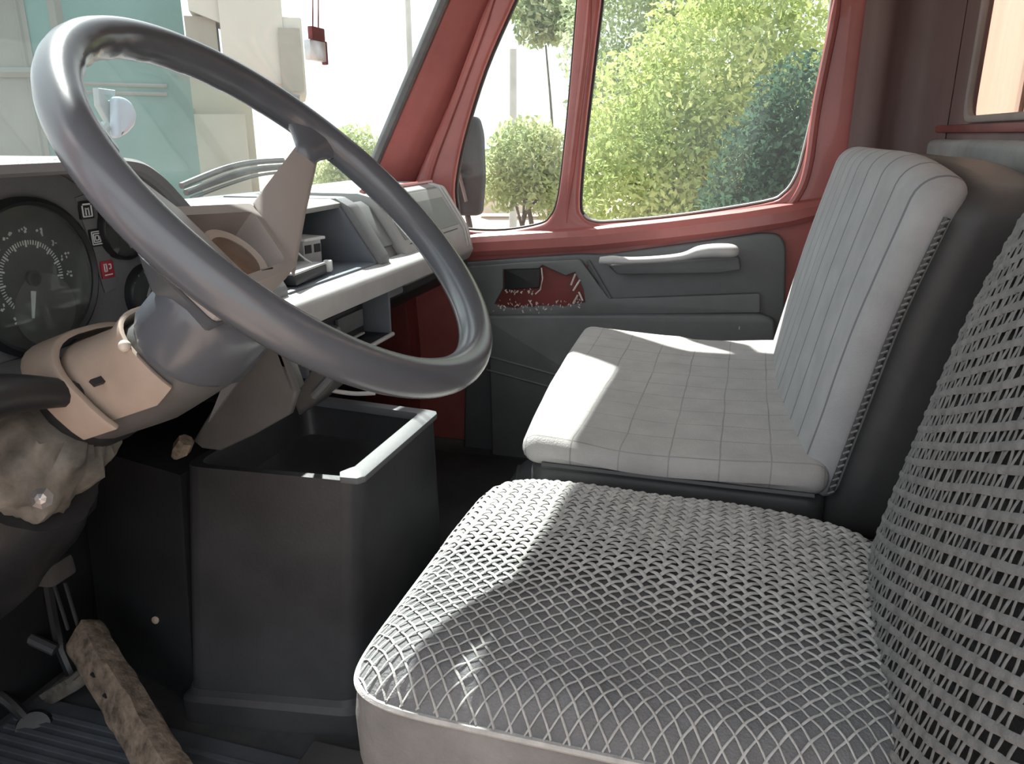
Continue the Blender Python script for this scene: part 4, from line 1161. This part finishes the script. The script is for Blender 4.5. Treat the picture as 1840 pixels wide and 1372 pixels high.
def leaves(mb, c, rad, n, size, rnd_, flat=1.0, lo=.55):
    for i in range(n):
        while True:
            d = Vector((rnd_.uniform(-1, 1), rnd_.uniform(-1, 1), rnd_.uniform(-1, 1)))
            if .02 < d.length <= 1: break
        d = d.normalized() * (lo + (1 - lo) * rnd_.random() ** .6)
        p = c + Vector((d.x * rad[0], d.y * rad[1], d.z * rad[2]))
        s = size * rnd_.uniform(.6, 1.4)
        u = Vector((rnd_.gauss(0, 1), rnd_.gauss(0, 1), rnd_.gauss(0, 1))).normalized(); w = u.orthogonal().normalized()
        w = Matrix.Rotation(rnd_.uniform(0, 6.28), 3, u) @ w
        x = u.cross(w)
        vs_ = [mb.bm.verts.new(q) for q in (p - w * s, p + x * s * .45, p + w * s, p - x * s * .45)]
        mb.bm.faces.new(vs_)
M_BARK = mat('bark', (.10, .085, .07), .95, .4, 8, .6, 20)
L_YEL = leaf_mat('yellow_green_leaves', (.22, .31, .11), (.42, .51, .21), (.66, .71, .36))
L_MID = leaf_mat('mid_green_leaves', (.20, .29, .15), (.34, .42, .25), (.52, .57, .38))
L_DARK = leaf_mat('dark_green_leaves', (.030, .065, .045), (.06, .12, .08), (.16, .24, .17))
L_PALE = leaf_mat('pale_green_leaves', (.24, .33, .15), (.42, .48, .26), (.62, .64, .40))
def tree(name, label, cat, u, dist, base_v, blobs, lm, size, seed, trunk=True, tr=.08, group=None, lo=.35, nb=6):
    rnd_ = random.Random(seed)
    b0 = out_pt(u, 300, dist); root = thing(name, label, cat, (b0.x, b0.y, GZ), group)
    mb = MB()
    tops = []
    for (bu, bv, bd, rad, n) in blobs:
        c = out_pt(bu, bv, bd); tops.append(c)
        leaves(mb, c, rad, n, size, rnd_, lo=lo)
    mb.build('foliage', lm, root, smooth=False, fix=False)
    if trunk:
        zmax = max(t.z for t in tops)
        top_ = Vector((b0.x, b0.y, GZ + (zmax - GZ) * .75))
        mid = Vector((b0.x + .15, b0.y, (GZ + top_.z) / 2))
        MB().tube(smooth_path([Vector((b0.x, b0.y, GZ - .1)), mid, top_], 6), [tr * (1 - .05 * i) for i in range(13)], 8).build('trunk', M_BARK, root)
        for i, t in enumerate(tops[:nb]):
            s = Vector((b0.x, b0.y, GZ)).lerp(top_, .45 + .08 * i)
            MB().tube(smooth_path([s, s.lerp(t, .5) + Vector((0, 0, .12)), t], 5), [tr * .45 * (1 - .08 * k) for k in range(11)], 6).build('branch', M_BARK, root)
    return root
tree('leafy_tree', 'sunlit yellow green tree filling the passenger door window', 'tree', 1250, 7.5, 0,
     [(1180, 250, 7.2, (.75, .7, .9), 5200), (1290, 120, 7.4, (.75, .7, .8), 5200), (1130, 330, 7.0, (.6, .6, .7), 3600), (1380, 60, 7.6, (.7, .7, .8), 4200), (1260, 340, 7.3, (.8, .7, .7), 4200), (1400, 250, 8.0, (.8, .7, 1.0), 3600), (1330, 420, 7.4, (.9, .7, .6), 3600)], L_YEL, .034, 1)
tree('leafy_tree', 'grey green thin crowned tree behind the sunlit tree', 'tree', 1180, 10.5, 0,
     [(1130, 60, 10.5, (.9, .9, 1.1), 4200), (1220, -40, 10.5, (1.1, 1, 1.0), 4600), (1100, 210, 10.2, (.6, .8, .9), 2600), (1330, -90, 11, (1.3, 1, 1), 4000)], L_MID, .042, 2)
tree('dark_bush', 'dark shaded bush at the rear lower corner of the door window', 'bush', 1400, 5.4, 0,
     [(1400, 300, 5.3, (.42, .40, .42), 3400), (1440, 220, 5.4, (.36, .4, .42), 2800), (1370, 380, 5.2, (.42, .4, .42), 3200), (1480, 330, 5.2, (.4, .4, .5), 2600)], L_DARK, .026, 3, tr=.04)
tree('round_bush', 'pale green bush seen through the quarter window', 'bush', 940, 12, 0,
     [(945, 285, 12, (.62, .6, .62), 2600), (905, 320, 12, (.45, .5, .5), 1500), (980, 300, 12.2, (.42, .5, .62), 1500), (1000, 350, 11.8, (.5, .5, .4), 1200)], L_PALE, .05, 4, tr=.06)
tree('slender_tree', 'tall slender tree with small feathery crown above the bush', 'tree', 978, 14, 0,
     [(985, 20, 14, (.50, .5, .40), 700), (960, 55, 14, (.35, .4, .28), 360), (1005, 50, 14, (.3, .4, .3), 300), (940, 10, 14, (.35, .4, .3), 300), (985, -60, 14, (.5, .5, .5), 500)], L_MID, .075, 5, tr=.035, nb=0)
tree('distant_bush', 'hazy pale bush beyond the windscreen corner', 'bush', 640, 20, 0,
     [(640, 285, 20, (.8, .8, .8), 1500), (610, 310, 20, (.8, .8, .6), 1200), (680, 300, 20, (.8, .8, .6), 1000), (560, 330, 21, (1, 1, .5), 900)], L_PALE, .08, 6, tr=.08)
M_POLE = mat('pale_concrete', (.40, .41, .40), .9, .1, 2)
def pole(name, label, u, vtop, dist, r):
    p = out_pt(u, vtop, dist)
    tag(MB().tube([(p.x, p.y, GZ - .1), (p.x, p.y, p.z)], [r * 1.2, r], 10).build(name, M_POLE), label, 'pole')
pole('concrete_pole', 'square topped pale concrete pole above the bush', 922, 88, 18, .075)
pole('lamp_pole', 'thin tall pole seen through the windscreen', 728, -120, 16, .05)
wl2, *_ = facade('low_building', 'low pale wall beyond the bush in the quarter window', 'wall', 860, 1075, 340, 22, .4, mat('pale_far_wall', (.62, .55, .47), .9, .1, 1))
cb = thing('cargo_box', 'pinkish beige cargo box standing behind the cab', 'cargo box', (1.6, 1.2, -.2))
MB().bounds((.58, -.2, -.3), (3.2, 2.64, 2.4)).build('box_body', mat('pink_beige_panel', (.60, .40, .31), .7, .12, 2, .05, 20, stretch=(1, 3, .3)), cb, bevel=.02)
for y in (1.30, 2.10):
    MB().bounds((.572, y, -.3), (.582, y + .03, 2.4)).build('panel_rib', mat('pink_beige_rib', (.5, .34, .27), .7, .1, 3), cb)
